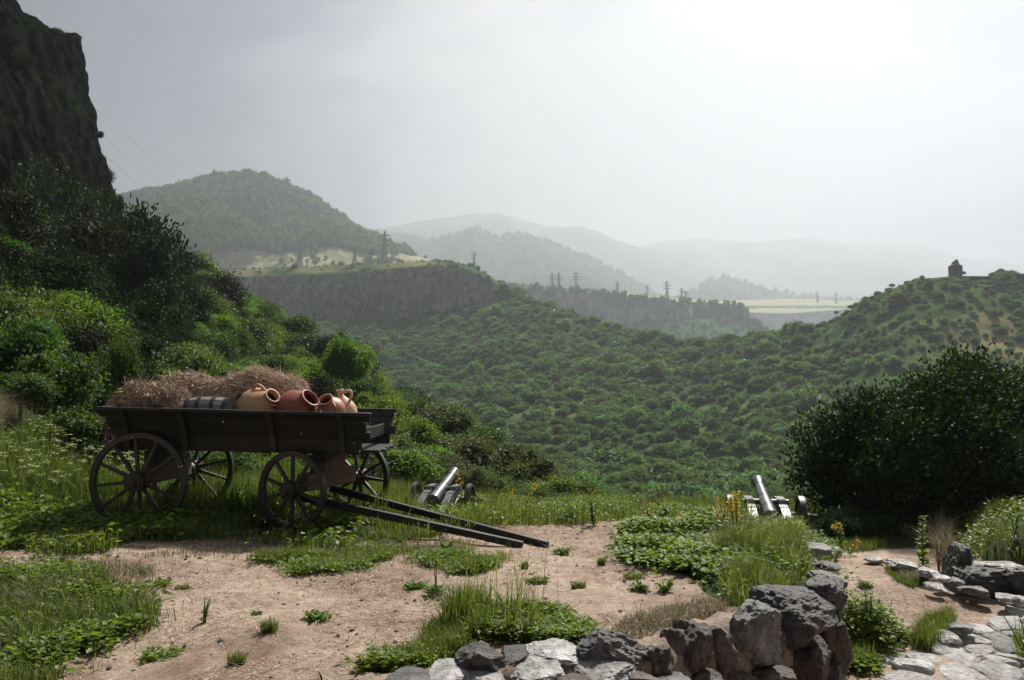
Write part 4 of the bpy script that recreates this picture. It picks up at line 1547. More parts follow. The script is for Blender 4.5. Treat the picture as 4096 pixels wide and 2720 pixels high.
def hay_heap(name, label, prof, Y, depth, n, seed, tone=0.5, zb=.95, fringe=1.0):
    """prof: silhouette (px, py) of the top; a rough body with a coat of straw"""
    rng = np.random.default_rng(seed)
    prof = np.array(prof, float) + np.array([0, 16.0])
    x0, x1 = prof[0, 0], prof[-1, 0]
    top = lambda px: np.interp(px, prof[:, 0], prof[:, 1])
    base = W((x0 + x1) / 2, 1640, Y)
    base[2] = zb
    t = thing(name, label, 'hay', base, 0, 'hay on the wagon')
    nu, nv = 44, 22
    cx = np.linspace(x0, x1, nu)
    V = []
    for i, c in enumerate(cx):
        P = W(c, top(c), Y)
        ht = max(P[2] - zb, .05)
        for j in range(nv):
            a = math.pi * j / (nv - 1)
            ss = np.sign(math.cos(a)) * abs(math.cos(a)) ** .55
            zz = abs(math.sin(a)) ** .42
            V.append([P[0], Y - ss * depth, zb + ht * zz])
    V = np.array(V)
    V += 0.035 * np.stack([fbm(V * 6 + k * 7, 3, seed + k) for k in range(3)], 1)
    mb = MB()
    mb.add(V - base, grid_faces(nu, nv))
    G = V.reshape(nu, nv, 3)
    mb.add(np.concatenate([G[0], G[-1]]) - base, [np.arange(nv)[None, ::-1], (np.arange(nv) + nv)[None]])
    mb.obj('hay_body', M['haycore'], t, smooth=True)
    # straw: dense on the top and shoulders, hanging at the front
    a, b, c_, d = G[:-1, :-1], G[1:, :-1], G[1:, 1:], G[:-1, 1:]
    cr = np.cross(b - a, d - a)
    ar = np.linalg.norm(cr, axis=2)
    nr = cr / (ar[..., None] + 1e-9)
    cen = (a + b + c_ + d) / 4
    nr *= np.sign(np.sum(nr * (cen - np.array([base[0], Y, zb])), axis=2, keepdims=True))
    w = ar * (0.10 + 2.2 * sm(0.0, .5, nr[..., 2]))
    w /= w.sum()
    k = rng.choice(w.size, n, p=w.ravel())
    i, j = np.unravel_index(k, w.shape)
    u, v = rng.random((n, 1)), rng.random((n, 1))
    P = a[i, j] * (1 - u) * (1 - v) + b[i, j] * u * (1 - v) + c_[i, j] * u * v + d[i, j] * (1 - u) * v
    nn = nr[i, j]
    D = rng.normal(size=(n, 3))
    D = D - nn * np.sum(D * nn, axis=1, keepdims=True) * .8 + nn * .22 + np.array([0, -.25, -.12])
    D /= np.linalg.norm(D, axis=1, keepdims=True)
    Ls = np.exp(rng.normal(-2.25, .45, n)) * fringe
    tint = np.clip(tone + .33 * rng.normal(size=n), 0, 1)
    mb = MB()
    leaf_quads(mb, P - base - D * Ls[:, None] * .3, D, nn + rng.normal(size=(n, 3)) * .4, Ls, rng.uniform(.007, .017, n), tint, 0.2)
    o = mb.obj('straw', M['hay'], t)
    o['kind'] = 'stuff'
    return t


hay_heap('hay_bale', 'brown hay bale at the rear end of the wagon', [(488, 1612), (505, 1580), (535, 1532), (560, 1522), (620, 1526), (670, 1528), (730, 1532), (760, 1560), (768, 1600)], 9.42, .40, 12000, 1, .45)
hay_heap('hay_bale', 'grey brown hay bale behind the barrel, sagging between its neighbours', [(655, 1560), (680, 1508), (730, 1494), (780, 1490), (805, 1500), (840, 1516), (880, 1516), (930, 1508), (960, 1530), (975, 1580)], 9.80, .34, 14000, 2, .75)
hay_heap('hay_bale', 'tallest pale hay heap lying behind the tan jar', [(880, 1570), (915, 1510), (960, 1484), (1000, 1468), (1030, 1466), (1070, 1474), (1120, 1488), (1170, 1498), (1196, 1512), (1210, 1545), (1216, 1600)], 9.86, .32, 18000, 3, .82)


hay_heap('hay_bedding', 'low bed of straw on the wagon floor under the jars', [(780, 1668), (840, 1660), (1000, 1664), (1200, 1666), (1400, 1668), (1440, 1690)], 9.42, .40, 5000, 4, .5, .93)


def jar(name, label, matn, mouth, base, prof, handles, n=36, seed=0):
    """prof: (radius, 0..1 along the axis) outside; the inside follows it; handles: (angle, t0, t1, out)"""
    mouth, base = np.asarray(mouth, float), np.asarray(base, float)
    t = thing(name, label, 'jar', base, 0, 'clay jars on the wagon')
    ax = mouth - base
    L = np.linalg.norm(ax)
    x, y, d = frame_of(ax)
    outer = [(r, h * L) for r, h in prof]
    inner = [(max(r - .018, .004), h * L) for r, h in prof[::-1] if h > .35]
    mb = MB()
    add_lathe(mb, [(0.001, 0)] + outer + inner + [(0.001, .36 * L)], (0, 0, 0), ax, n, .02, seed)
    mb.obj('jar_body', M[matn], t, smooth=True)
    for (a, t0, t1, out) in handles:
        ra, rb = np.interp(t0, [p[1] for p in prof], [p[0] for p in prof]), np.interp(t1, [p[1] for p in prof], [p[0] for p in prof])
        e = x * math.cos(a) + y * math.sin(a)
        p0, p3 = d * t0 * L + e * ra * .95, d * t1 * L + e * rb * .95
        pts = []
        for k in range(11):
            s = k / 10
            bul = math.sin(s * math.pi) ** .7
            pts.append(p0 * (1 - s) + p3 * s + (e * out + d * out * .25) * bul)
        mb = MB()
        add_tube(mb, pts, [.024, .021, .019, .018, .018, .018, .018, .019, .02, .022, .026], 8)
        mb.obj('handle', M[matn], t, smooth=True)
    return t


AMPH = [(.06, 0), (.13, .06), (.21, .2), (.262, .38), (.27, .52), (.245, .66), (.17, .79), (.10, .87), (.082, .91), (.088, .96), (.098, 1.0)]


def build_jars():
    zf = .93
    m = W(1092, 1581, 9.14)
    b = m + np.array([-.40, .28, -.33])
    jar('clay_jar', 'tan clay jar with a loop handle tipped towards the shafts', 'tan', m, b, AMPH, [], seed=1)
    t = bpy.data.objects['clay_jar']
    # loop handle standing on the upper shoulder, another below the neck
    for p0, p1, bulge in ((W(1012, 1562, 9.27), W(1066, 1575, 9.24), (-.01, -.02, .085)), (W(1080, 1625, 9.16), W(1098, 1642, 9.22), (.09, -.03, .03))):
        pts = []
        for k in range(11):
            s = k / 10
            pts.append(np.asarray(p0) * (1 - s) + np.asarray(p1) * s + np.array(bulge) * math.sin(s * math.pi) ** .75 - b)
        mb = MB()
        add_tube(mb, pts, [.026, .022, .02, .019, .019, .019, .019, .019, .02, .022, .026], 8)
        mb.obj('handle', M['tan'], t, smooth=True)
    m = W(1243, 1590, 9.22)
    b = m + np.array([-.39, .20, -.34])
    jar('clay_jar', 'dark red glazed jar lying between the tan jar and the small orange one', 'red', m, b,
        [(.08, 0), (.15, .08), (.22, .22), (.265, .4), (.27, .55), (.24, .7), (.175, .82), (.128, .88), (.108, .93), (.124, .965), (.130, .985), (.118, 1.0)], [], seed=2)
    m = W(1300, 1597, 9.10)
    b = m + np.array([.09, .28, -.28])
    jar('clay_jar', 'small orange clay pot with its dark mouth turned forward', 'orange', m, b,
        [(.06, 0), (.11, .08), (.145, .28), (.17, .5), (.165, .64), (.125, .78), (.088, .86), (.078, .92), (.09, .97), (.092, 1.0)], [], seed=3)
    t = bpy.data.objects['clay_jar.002']
    mb = MB()
    p0, p1 = W(1330, 1610, 9.04), W(1338, 1648, 9.02)
    pts = [np.asarray(p0) * (1 - s) + np.asarray(p1) * s + np.array([.03, -.05, 0]) * math.sin(s * math.pi) - b for s in np.linspace(0, 1, 9)]
    add_tube(mb, pts, .017, 8)
    mb.obj('handle', M['orange'], t, smooth=True)
    m = W(1358, 1558, 9.48)
    b = m + np.array([.10, .05, -.50])
    jar('clay_jug', 'pale clay jug standing upright with one handle beside its narrow neck', 'pale', m, b,
        [(.07, 0), (.11, .08), (.145, .25), (.158, .42), (.15, .56), (.115, .69), (.062, .79), (.036, .85), (.034, .92), (.044, .965), (.046, 1.0)], [], seed=4)
    t = bpy.data.objects['clay_jug']
    mb = MB()
    p0, p1 = W(1364, 1574, 9.43), W(1398, 1606, 9.43)
    pts = [np.asarray(p0) * (1 - s) + np.asarray(p1) * s + np.array([.065, 0, .075]) * math.sin(s * math.pi) ** .8 - b for s in np.linspace(0, 1, 11)]
    add_tube(mb, pts, .0185, 8)
    mb.obj('handle', M['pale'], t, smooth=True)
    # small keg lying on its side between hay and jars
    c = W(835, 1622, 9.13)
    R, H = .17, .235
    c = c + np.array([0, 0, -.06])
    t = thing('barrel', 'small weathered grey barrel with dark hoops lying before the hay', 'barrel', c)
    nst = 14
    for k in range(nst):
        a0, a1 = 2 * np.pi * k / nst + .012, 2 * np.pi * (k + 1) / nst - .012
        V = []
        for xx in np.linspace(-1, 1, 7):
            r = R * (1 - .12 * xx * xx)
            for rr in (r, r - .018):
                for a in (a0, a1):
                    V.append([xx * H, rr * math.cos(a), rr * math.sin(a)])
        fs = []
        for q in range(6):
            A = q * 4
            fs += [[A, A + 1, A + 5, A + 4], [A + 1, A + 3, A + 7, A + 5], [A + 3, A + 2, A + 6, A + 7], [A + 2, A, A + 4, A + 6]]
        fs += [[0, 2, 3, 1], [24, 25, 27, 26]]
        MB().add(V, np.array(fs)).obj('stave', M['greywood'], t)
    for xx in (-.36, .36, -.95, .95):
        mb = MB()
        r = R * (1 - .12 * xx * xx) + .003
        add_lathe(mb, [(r - .006, xx * H - .022), (r + .003, xx * H - .022), (r + .003, xx * H + .022), (r - .006, xx * H + .022)], (0, 0, 0), (1, 0, 0), 28)
        mb.obj('hoop', M['iron'], t)
    for sx in (-1, 1):
        mb = MB()
        add_lathe(mb, [(.001, 0), (R * .86, 0), (R * .86, .012), (.001, .012)], (sx * H * .92 - .006, 0, 0), (1, 0, 0), 24)
        mb.obj('barrel_head', M['greywood'], t)


build_jars()


# ------------------------------------------------------------------ the two cannons on the ledge
def make_cannon(label, loc, heading):
    t = thing('cannon', label, 'cannon', loc, -heading, 'old cannons on the ledge')   # local +Y is the muzzle end
    # barrel with rings, swell and knob, raised at the muzzle
    e = math.radians(15)
    d = np.array([0, math.cos(e), math.sin(e)])
    piv = np.array([0, .12, .52])
    base = piv - d * .62
    prof = [(.001, -.13), (.03, -.125), (.042, -.095), (.03, -.06), (.05, -.035), (.11, -.02), (.128, 0), (.128, .035), (.118, .05), (.114, .30), (.120, .31), (.120, .335), (.108, .345),
            (.10, .70), (.106, .71), (.106, .73), (.096, .74), (.085, 1.22), (.094, 1.235), (.094, 1.255), (.088, 1.265), (.104, 1.36), (.116, 1.42), (.116, 1.455), (.10, 1.47), (.06, 1.47), (.055, 1.46), (.055, 1.0), (.001, 1.0)]
    mb = MB()
    add_lathe(mb, prof, base, d, 26)
    mb.obj('barrel', M['gun'], t, smooth=False)
    mb = MB()
    add_tube(mb, [piv + np.array([-.36, 0, -.005]), piv + np.array([.36, 0, -.005])], .042, 12)
    mb.obj('trunnion', M['gun'], t)
    # cheeks: stepped side planks down to the trail
    cp = [(.50, .16), (.50, .50), (.40, .56), (.02, .56), (-.02, .49), (-.20, .46), (-1.05, .10), (-1.05, -.02), (-.80, -.03), (.10, .22)]
    for s in (-1, 1):
        x0, x1 = s * .19, s * .30
        V = [[x, a, b] for x in (x0, x1) for a, b in cp]
        n = len(cp)
        fs = [[k, (k + 1) % n, n + (k + 1) % n, n + k] for k in range(n)]
        mb = MB()
        mb.add(V, [np.array(fs), np.arange(n)[None], (np.arange(n) + n)[None, ::-1]])
        c = mb.obj('cheek', M['gunwood'], t, bevel=.006)
        bm = bmesh.new()
        bm.from_mesh(c.data)
        bmesh.ops.recalc_face_normals(bm, faces=bm.faces)
        bm.to_mesh(c.data)
        bm.free()
        # iron plates along the top edge, studded
        for (a0, b0), (a1, b1) in (((.385, .566), (.035, .566)), ((-.03, .493), (-.19, .468)), ((-.215, .462), (-.60, .298)), ((-.62, .29), (-1.04, .112))):
            mb = MB()
            p0, p1 = np.array([s * .245, a0, b0]), np.array([s * .245, a1, b1])
            add_bar(mb, p0, p1, .128, .012)
            pl = mb.obj('iron_plate', M['strap'], t, bevel=.003)
            mb = MB()
            dv = p1 - p0
            up = np.cross(np.array([1., 0, 0]), dv)
            up /= np.linalg.norm(up)
            up *= np.sign(up[2])
            for q in ((.2, -.035), (.2, .035), (.8, -.035), (.8, .035), (.5, 0)):
                add_lathe(mb, [(.011, 0), (.009, .006), (.001, .008)], p0 + dv * q[0] + np.array([q[1], 0, 0]) + up * .006, up, 8)
            st = mb.obj('stud', M['iron'], pl)
            st['kind'] = 'stuff'
        mb = MB()
        add_tube(mb, [(s * .245, .03, .552 + .0), (s * .245, .0, .535), (s * .245, -.02, .51)], .03, 8)
    mb = MB()
    add_bar(mb, (-.24, -.78, .08), (.24, -.78, .08), .09, .12)
    add_bar(mb, (-.2, .38, .30), (.2, .38, .30), .08, .14)
    mb.obj('transom', M['gunwood'], t, bevel=.006)
    mb = MB()
    add_bar(mb, (-.46, .16, .30), (.46, .16, .30), .10, .11)
    mb.obj('axle_beam', M['gunwood'], t, bevel=.008)
    mb = MB()
    add_tube(mb, [(-.80, .16, .30), (-.72, .16, .30), (.72, .16, .30), (.80, .16, .30)], .032, 10)
    for s in (-1, 1):
        add_tube(mb, [(s * .71, .16, .37), (s * .71, .16, .23)], .012, 6)
    mb.obj('axle', M['iron'], t)
    for s in (-1, 1):
        w = make_wheel(t, 'wheel', (s * .55, .16, .30), math.pi / 2 * s, .315, 10, .075, .24, .2, .06, .085)
    for s in (-1, 1):       # iron tools slung beside the cheeks
        mb = MB()
        add_tube(mb, [(s * .36, -.55, .12), (s * .36, -.2, .30), (s * .36, .05, .40)], .018, 8)
        mb.obj('side_rod', M['iron'], t)
    return t


def place_cannon(label, px, py, Y, head):
    p = W(px, py, Y)
    z = float(hgt(p[0], p[1]))
    print('cannon', p, z)
    return make_cannon(label, (p[0], p[1], z), head)


place_cannon('iron cannon half sunk in weeds beyond the wagon shafts', 1762, 2040, 15.0, math.radians(12))
place_cannon('iron cannon standing before the big dark tree on the right', 3068, 2160, 12.35, math.radians(10))


# ------------------------------------------------------------------ stones: retaining wall, boulders, kerb stones, paving
def rock_mesh(seed, dims, rough=0.22, facets=7, sub_=4, flat=0.0):
    """a broken block: a ball cut by random planes and roughened"""
    rng = np.random.default_rng(seed)
    v, f = ico(sub_)
    v = v / np.max(np.abs(v), axis=1, keepdims=True) ** 0.55
    for k in range(facets):
        n = rng.normal(size=3) * np.array([1, 1, .8])
        n /= np.linalg.norm(n)
        h = rng.uniform(.62, .95)
        d = np.maximum(v @ n - h, 0)
        v = v - d[:, None] * n * .98
    nrm = v / np.linalg.norm(v, axis=1, keepdims=True)
    big = fbm(v * 1.6 + seed * 3.7, 3, seed)
    rid = 1 - np.abs(fbm(v * 3.2 + seed * 1.3, 4, seed + 5)) * 2
    v = v + nrm * (rough * .6 * big + rough * .34 * rid + rough * .22 * fbm(v * 9, 4, seed + 9, .65))[:, None]
    v = v / np.max(np.abs(v), axis=0) * np.asarray(dims, float) / 2
    return v, f


def add_stone(name, parent, c, dims, matn, seed, rot=(0, 0, 0), **kw):
    v, f = rock_mesh(seed, dims, **kw)
    mb = MB()
    mb.add(v, f)
    o = mb.obj(name, M[matn], parent, smooth=False)
    o.location = tuple(float(a) for a in c)
    o.rotation_euler = rot
    return o


def build_wall():
    t = thing('retaining_wall', 'curved dry stone retaining wall of dark blocks holding up the earth terrace', 'wall', (1.6, 5.2, -.75))
    o3 = np.array([1.6, 5.2, -.75])
    # (px, py, w, h, Y, depth, material, tilt)
    S = [(2760, 2612, 150, 210, 4.78, .34, 'brownrock', .1), (2858, 2605, 140, 190, 4.98, .32, 'brownrock', -.15), (2995, 2560, 240, 275, 5.22, .42, 'greyrock', .12),
         (3178, 2465, 300, 215, 5.62, .5, 'basalt', .08), (3298, 2392, 150, 140, 6.25, .45, 'basalt', -.1), (3318, 2560, 130, 235, 6.10, .4, 'brownrock', .05),
         (3205, 2650, 210, 190, 5.62, .4, 'brownrock', -.2), (3315, 2318, 100, 50, 7.0, .4, 'greyrock', 0), (3308, 2266, 90, 36, 7.7, .4, 'basalt', .1),
         (3255, 2200, 130, 40, 9.2, .4, 'greyrock', 0), (3345, 2345, 60, 50, 6.7, .3, 'basalt', .3), (3070, 2705, 190, 90, 5.2, .3, 'brownrock', .1), (2930, 2725, 170, 90, 5.0, .3, 'brownrock', 0),
         (3335, 2690, 90, 90, 6.0, .3, 'brownrock', .2),
         (1925, 2638, 185, 105, 4.22, .24, 'basalt', .05), (2052, 2622, 110, 62, 4.34, .2, 'basalt', -.1), (2215, 2606, 215, 74, 4.42, .3, 'palerock', .03), (2455, 2604, 270, 140, 4.50, .34, 'greyrock', .18),
         (2155, 2688, 225, 84, 4.22, .24, 'palerock', -.05), (2420, 2688, 240, 86, 4.26, .26, 'palerock', .06), (1800, 2686, 150, 60, 4.10, .22, 'palerock', 0), (1640, 2716, 190, 52, 4.02, .22, 'greyrock', .05),
         (2640, 2652, 110, 140, 4.62, .26, 'brownrock', .2), (1920, 2716, 170, 60, 4.05, .2, 'palerock', 0), (2670, 2722, 180, 60, 4.45, .24, 'greyrock', 0), (2830, 2722, 150, 70, 4.72, .24, 'brownrock', .1),
         (2590, 2640, 120, 110, 4.62, .22, 'basalt', .1), (2690, 2596, 120, 150, 4.78, .24, 'brownrock', -.12), (3262, 2350, 100, 60, 6.75, .3, 'basalt', 0), (3290, 2440, 90, 110, 6.2, .3, 'basalt', .2), (3080, 2590, 120, 150, 5.5, .25, 'brownrock', .1),
         (2560, 2720, 120, 60, 4.3, .2, 'brownrock', 0), (2290, 2735, 160, 60, 4.12, .2, 'brownrock', 0)]
    for k, (px, py, w, h, Y, dp, mt, tl) in enumerate(S):
        c = W(px, py, Y)
        hz = h / F * Y * 1.14
        rx = RNG.uniform(-.12, .12)
        if k in (15, 16, 18, 19, 20, 21, 23, 24):       # flat stones bedded in the wall top
            dp, hz, rx = max(dp * 1.15, hz * 1.9), hz * .62, .12
            c = c + np.array([0, .03, -.012])
        add_stone('stone', t, c - o3, (w / F * Y * 1.14, dp, hz), mt, 400 + k, (rx, tl, RNG.uniform(-.3, .3)), rough=.16, facets=13, sub_=5 if w > 200 else 4)
    # mortar and earth core behind the faces
    mb = MB()
    pts = np.array(WALL)
    n = 90
    s = np.linspace(0, len(pts) - 1, n)
    x, y = np.interp(s, np.arange(len(pts)), pts[:, 0]), np.interp(s, np.arange(len(pts)), pts[:, 1])
    dx, dy = np.gradient(x), np.gradient(y)
    l = np.hypot(dx, dy)
    nx, ny = -dy / l, dx / l                                # towards the terrace
    def strip(rows, a, b, m_, nm):
        V = []
        for off, z in rows:
            zz = np.minimum(hgt(x + nx * .75, y + ny * .75, False) + .02, .02) + z + (.02 * fbm(xyz(x * 5, y * 5, z * 4), 3, 61)) + np.interp(s, [0, 3, 5], [0.03, .03, -.04]) * (z > -.2)
            V.append(xyz(x + nx * off, y + ny * off, zz))
        V = np.stack(V, 1)[a:b]
        V += 0.03 * np.stack([fbm(V * 7 + k * 5, 3, 63 + k) for k in range(3)], -1)
        mb = MB()
        mb.add(V.reshape(-1, 3) - o3, grid_faces(V.shape[0], V.shape[1]))
        mb.obj(nm, M[m_], t, smooth=True)
    strip(((-.04, -.88), (.0, -.55), (.06, -.25), (.12, -.13), (.17, -.09), (.30, -.07), (.50, -.14)), 0, 64, 'core', 'earth_core')
    strip(((-.02, -.30), (.0, -.10), (.03, -.02), (.07, .02), (.16, .045), (.27, .03), (.33, -.05)), 0, 46, 'mortar', 'mortar')


build_wall()


def loose_stones():
    G = 'stones along the lower path'
    L = [('boulder', 'upright dark boulder standing at the bank, left of the slab topped block', 3838, 2262, 105, 165, 9.25, .45, 'basalt', .1),
         ('boulder', 'long dark block under the pale slab at the foot of the bank', 3975, 2320, 290, 120, 8.95, .6, 'basalt', -.05),
         ('boulder', 'dark block at the right picture edge beside the slab', 4090, 2318, 120, 110, 8.7, .5, 'basalt', .1),
         ('stone_slab', 'flat pale slab lying on the long dark block', 4015, 2266, 190, 26, 9.0, .5, 'palerock', .06),
         ('stone_slab', 'small pale cap stone beside the boulder top', 3905, 2258, 70, 22, 9.05, .3, 'palerock', .0),
         ('path_stone', 'pale stone at the far end of the path beside the yellow flowers', 3325, 2202, 70, 32, 11.0, .3, 'palerock', 0),
         ('path_stone', 'small pale edge stone, second from the far end of the path', 3492, 2236, 70, 26, 10.3, .3, 'palerock', 0),
         ('path_stone', 'long white flat edge stone midway along the path', 3610, 2260, 130, 36, 9.85, .45, 'palerock', .05),
         ('path_stone', 'white round edge stone right of the long white one', 3710, 2290, 74, 32, 9.3, .3, 'palerock', 0),
         ('path_stone', 'pale edge stone below the tall lit weed', 3762, 2314, 74, 28, 9.0, .28, 'palerock', 0),
         ('path_stone', 'flat pale stone set inside the path edge by the grass', 3742, 2346, 70, 24, 8.75, .28, 'palerock', 0),
         ('path_stone', 'grey stone against the foot of the upright boulder', 3818, 2334, 70, 44, 8.85, .3, 'greyrock', .1),
         ('path_stone', 'sloping grey stone before the long dark block', 3892, 2364, 110, 44, 8.55, .35, 'greyrock', .15),
         ('path_stone', 'low pale stone under the block at the right edge', 4030, 2392, 90, 24, 8.3, .3, 'palerock', 0),
         ('path_stone', 'pale stone in the far corner of the path at the right edge', 4085, 2400, 60, 24, 8.2, .3, 'palerock', 0),
         ('path_stone', 'grey stone where the paving meets the trodden earth', 3840, 2510, 110, 34, 7.4, .3, 'greyrock', 0),
         ('path_stone', 'pale upright stone leaning over the paving edge by the grass', 3790, 2555, 90, 50, 7.15, .25, 'palerock', .2)]
    for k, (nm, lb, px, py, w, h, Y, dp, mt, tl) in enumerate(L):
        c = W(px, py, Y)
        z = float(hgt(c[0], c[1]))
        hh = h / F * Y
        if nm == 'path_stone':
            c[2] = max(c[2], z + hh * .18)
        o = add_stone(nm, None, c, (w / F * Y * 1.04, dp, hh * 1.08), mt, 470 + k, (0, tl, RNG.uniform(-.3, .3)), rough=.2, sub_=3 if w < 100 else 4)
        tag(o, lb, 'boulder' if nm == 'boulder' else 'stone', G)


loose_stones()


def build_paving():
    """irregular flat stones: cells round scattered centres, each cut to its own outline"""
    POLY = [(3330, 2760), (3480, 2668), (3560, 2610), (3660, 2620), (3740, 2590), (3800, 2530), (3900, 2490), (4000, 2445), (4090, 2425), (4330, 2440), (4500, 2800)]
    t = bpy.data.objects.new('stone_path', None)
    COL.objects.link(t)
    o3 = np.array([4.2, 6.6, -.75])
    t.location = o3
    kind(t, 'structure', 'rough paving of wet pale stones on the lower path')
    rng = np.random.default_rng(5)
    c = []
    for _ in range(9000):
        x, y = rng.uniform(2.2, 6.4), rng.uniform(5.3, 8.3)
        r = .105 + .11 * rng.random()
        if all((x - a) ** 2 + (y - b) ** 2 > ((r + q) * .92) ** 2 for a, b, q in c):
            c.append((x, y, r))
    C = np.array(c)
    PXY = np.stack(PX(xyz(C[:, 0], C[:, 1], np.full(len(C), -.75))), 1)
    inside = in_poly(PXY[:, 0], PXY[:, 1], POLY)
    for k in np.where(inside)[0]:
        x, y, r = C[k]
        poly = [(x + .5 * math.cos(a), y + .4 * math.sin(a)) for a in np.linspace(0, 2 * np.pi, 17)[:-1]]
        d = np.hypot(C[:, 0] - x, C[:, 1] - y)
        for q in np.argsort(d)[1:16]:
            mx, my = C[q, 0] - x, C[q, 1] - y
            dd = np.hypot(mx, my)
            h = dd * (r / (r + C[q, 2])) - .008 - rng.random() * .010
            nx, ny = mx / dd, my / dd
            out = []
            for i in range(len(poly)):
                a, b = poly[i], poly[(i + 1) % len(poly)]
                da = (a[0] - x) * nx + (a[1] - y) * ny - h
                db = (b[0] - x) * nx + (b[1] - y) * ny - h
                if da <= 0:
                    out.append(a)
                if da * db < 0:
                    s = da / (da - db)
                    out.append((a[0] + (b[0] - a[0]) * s, a[1] + (b[1] - a[1]) * s))
            poly = out
            if len(poly) < 3:
                break
        if len(poly) < 3:
            continue
        # resample the outline, roughen it, and dome the top
        P = np.array(poly)
        seg = np.linalg.norm(np.roll(P, -1, 0) - P, axis=1)
        cum = np.concatenate([[0], np.cumsum(seg)])
        m = 16
        tt = np.linspace(0, cum[-1], m + 1)[:-1]
        PP = np.concatenate([P, P[:1]])
        Q = np.stack([np.interp(tt, cum, PP[:, 0]), np.interp(tt, cum, PP[:, 1])], 1)
        Q = (Q + .35 * (np.roll(Q, 1, 0) + np.roll(Q, -1, 0))) / 1.7
        ce = Q.mean(0)
        Q = ce + (Q - ce) * (1 + .07 * rng.normal(size=(m, 1)).clip(-1.2, 1.2))
        z0 = float(hgt(ce[0], ce[1]))
        top = z0 + .012 + .04 * rng.random()
        tl = rng.normal(size=2) * .07
        V = []
        for sc_, dz in ((1.0, -.07), (1.0, -.02), (.90, 0.0), (.55, .008), (.2, .01)):
            q = ce + (Q - ce) * sc_
            V.append(xyz(q[:, 0], q[:, 1], top + dz + (q - ce) @ tl + (.008 * fbm(xyz(q[:, 0] * 14, q[:, 1] * 14), 3, 88) if sc_ < 1 else 0)))
        V = np.concatenate(V) - o3
        mb = MB()
        i_, j_ = np.meshgrid(np.arange(4), np.arange(m), indexing='ij')
        qd = np.stack([i_ * m + j_, i_ * m + (j_ + 1) % m, (i_ + 1) * m + (j_ + 1) % m, (i_ + 1) * m + j_], -1).reshape(-1, 4)
        mb.add(V, [qd, (np.arange(m) + 4 * m)[None]])
        mb.obj('stone', M['palerock'] if rng.random() < .8 else M['greyrock'], t, smooth=False)
    print('paving stones', int(inside.sum()))


build_paving()


# ------------------------------------------------------------------ pylons, chapel, wires
def make_pylon(label, px, ptop, pbase, Y, style):
    top, base = W(px, ptop, Y), W(px, pbase, Y)
    H = top[2] - base[2]
    base = base + np.array([0, 0, -H * .12])
    H *= 1.12
    t = thing('power_pylon', label, 'pylon', base, 0, 'power pylons on the plateaus')
    r = H * .016
    mb = MB()
    legs = []
    w0, w1 = H * .10, H * .018
    if style == 'lattice':
        zs = [0, .18, .34, .48, .6, .72, .83, .93, 1.0]
        wd_ = [w0 + (w1 * 1.6 - w0) * min(z / .6, 1) if z < .6 else w1 * 1.6 + (w1 * .4 - w1 * 1.6) * (z - .6) / .4 for z in zs]
    else:
        zs = [0, .25, .5, .62, .74, .86, 1.0]
        wd_ = [H * .11, H * .075, H * .045, H * .09, H * .15, H * .19, H * .22]
    cor = [[np.array([sx * w, sy * (w if style == 'lattice' else min(w, H * .06)), z * H]) for sx, sy in ((-1, -1), (1, -1), (1, 1), (-1, 1))] for z, w in zip(zs, wd_)]
    for k in range(len(zs) - 1):
        for q in range(4):
            add_tube(mb, [cor[k][q], cor[k + 1][q]], r, 4, False)
            add_tube(mb, [cor[k][q], cor[k + 1][(q + 1) % 4]], r * .6, 4, False)
            add_tube(mb, [cor[k][(q + 1) % 4], cor[k + 1][q]], r * .6, 4, False)
            add_tube(mb, [cor[k + 1][q], cor[k + 1][(q + 1) % 4]], r * .6, 4, False)
    mb.obj('lattice_mast', M['steel'], t)
    arms = ((.62, .16), (.75, .2), (.88, .14)) if style == 'lattice' else ((.86, .27), (1.0, .27))
    for z, a in arms:
        mb = MB()
        for sx in (-1, 1):
            tip = np.array([sx * a * H, 0, z * H])
            for sy in (-1, 1):
                add_tube(mb, [np.array([sx * H * .01, sy * H * .02, z * H]), tip], r * .8, 4, False)
            add_tube(mb, [np.array([sx * H * .01, 0, (z + .045) * H]), tip], r * .7, 4, False)
            add_tube(mb, [tip, tip - np.array([0, 0, H * .035])], r * .9, 4, False)
        mb.obj('cross_arm', M['steel'], t)
    return t


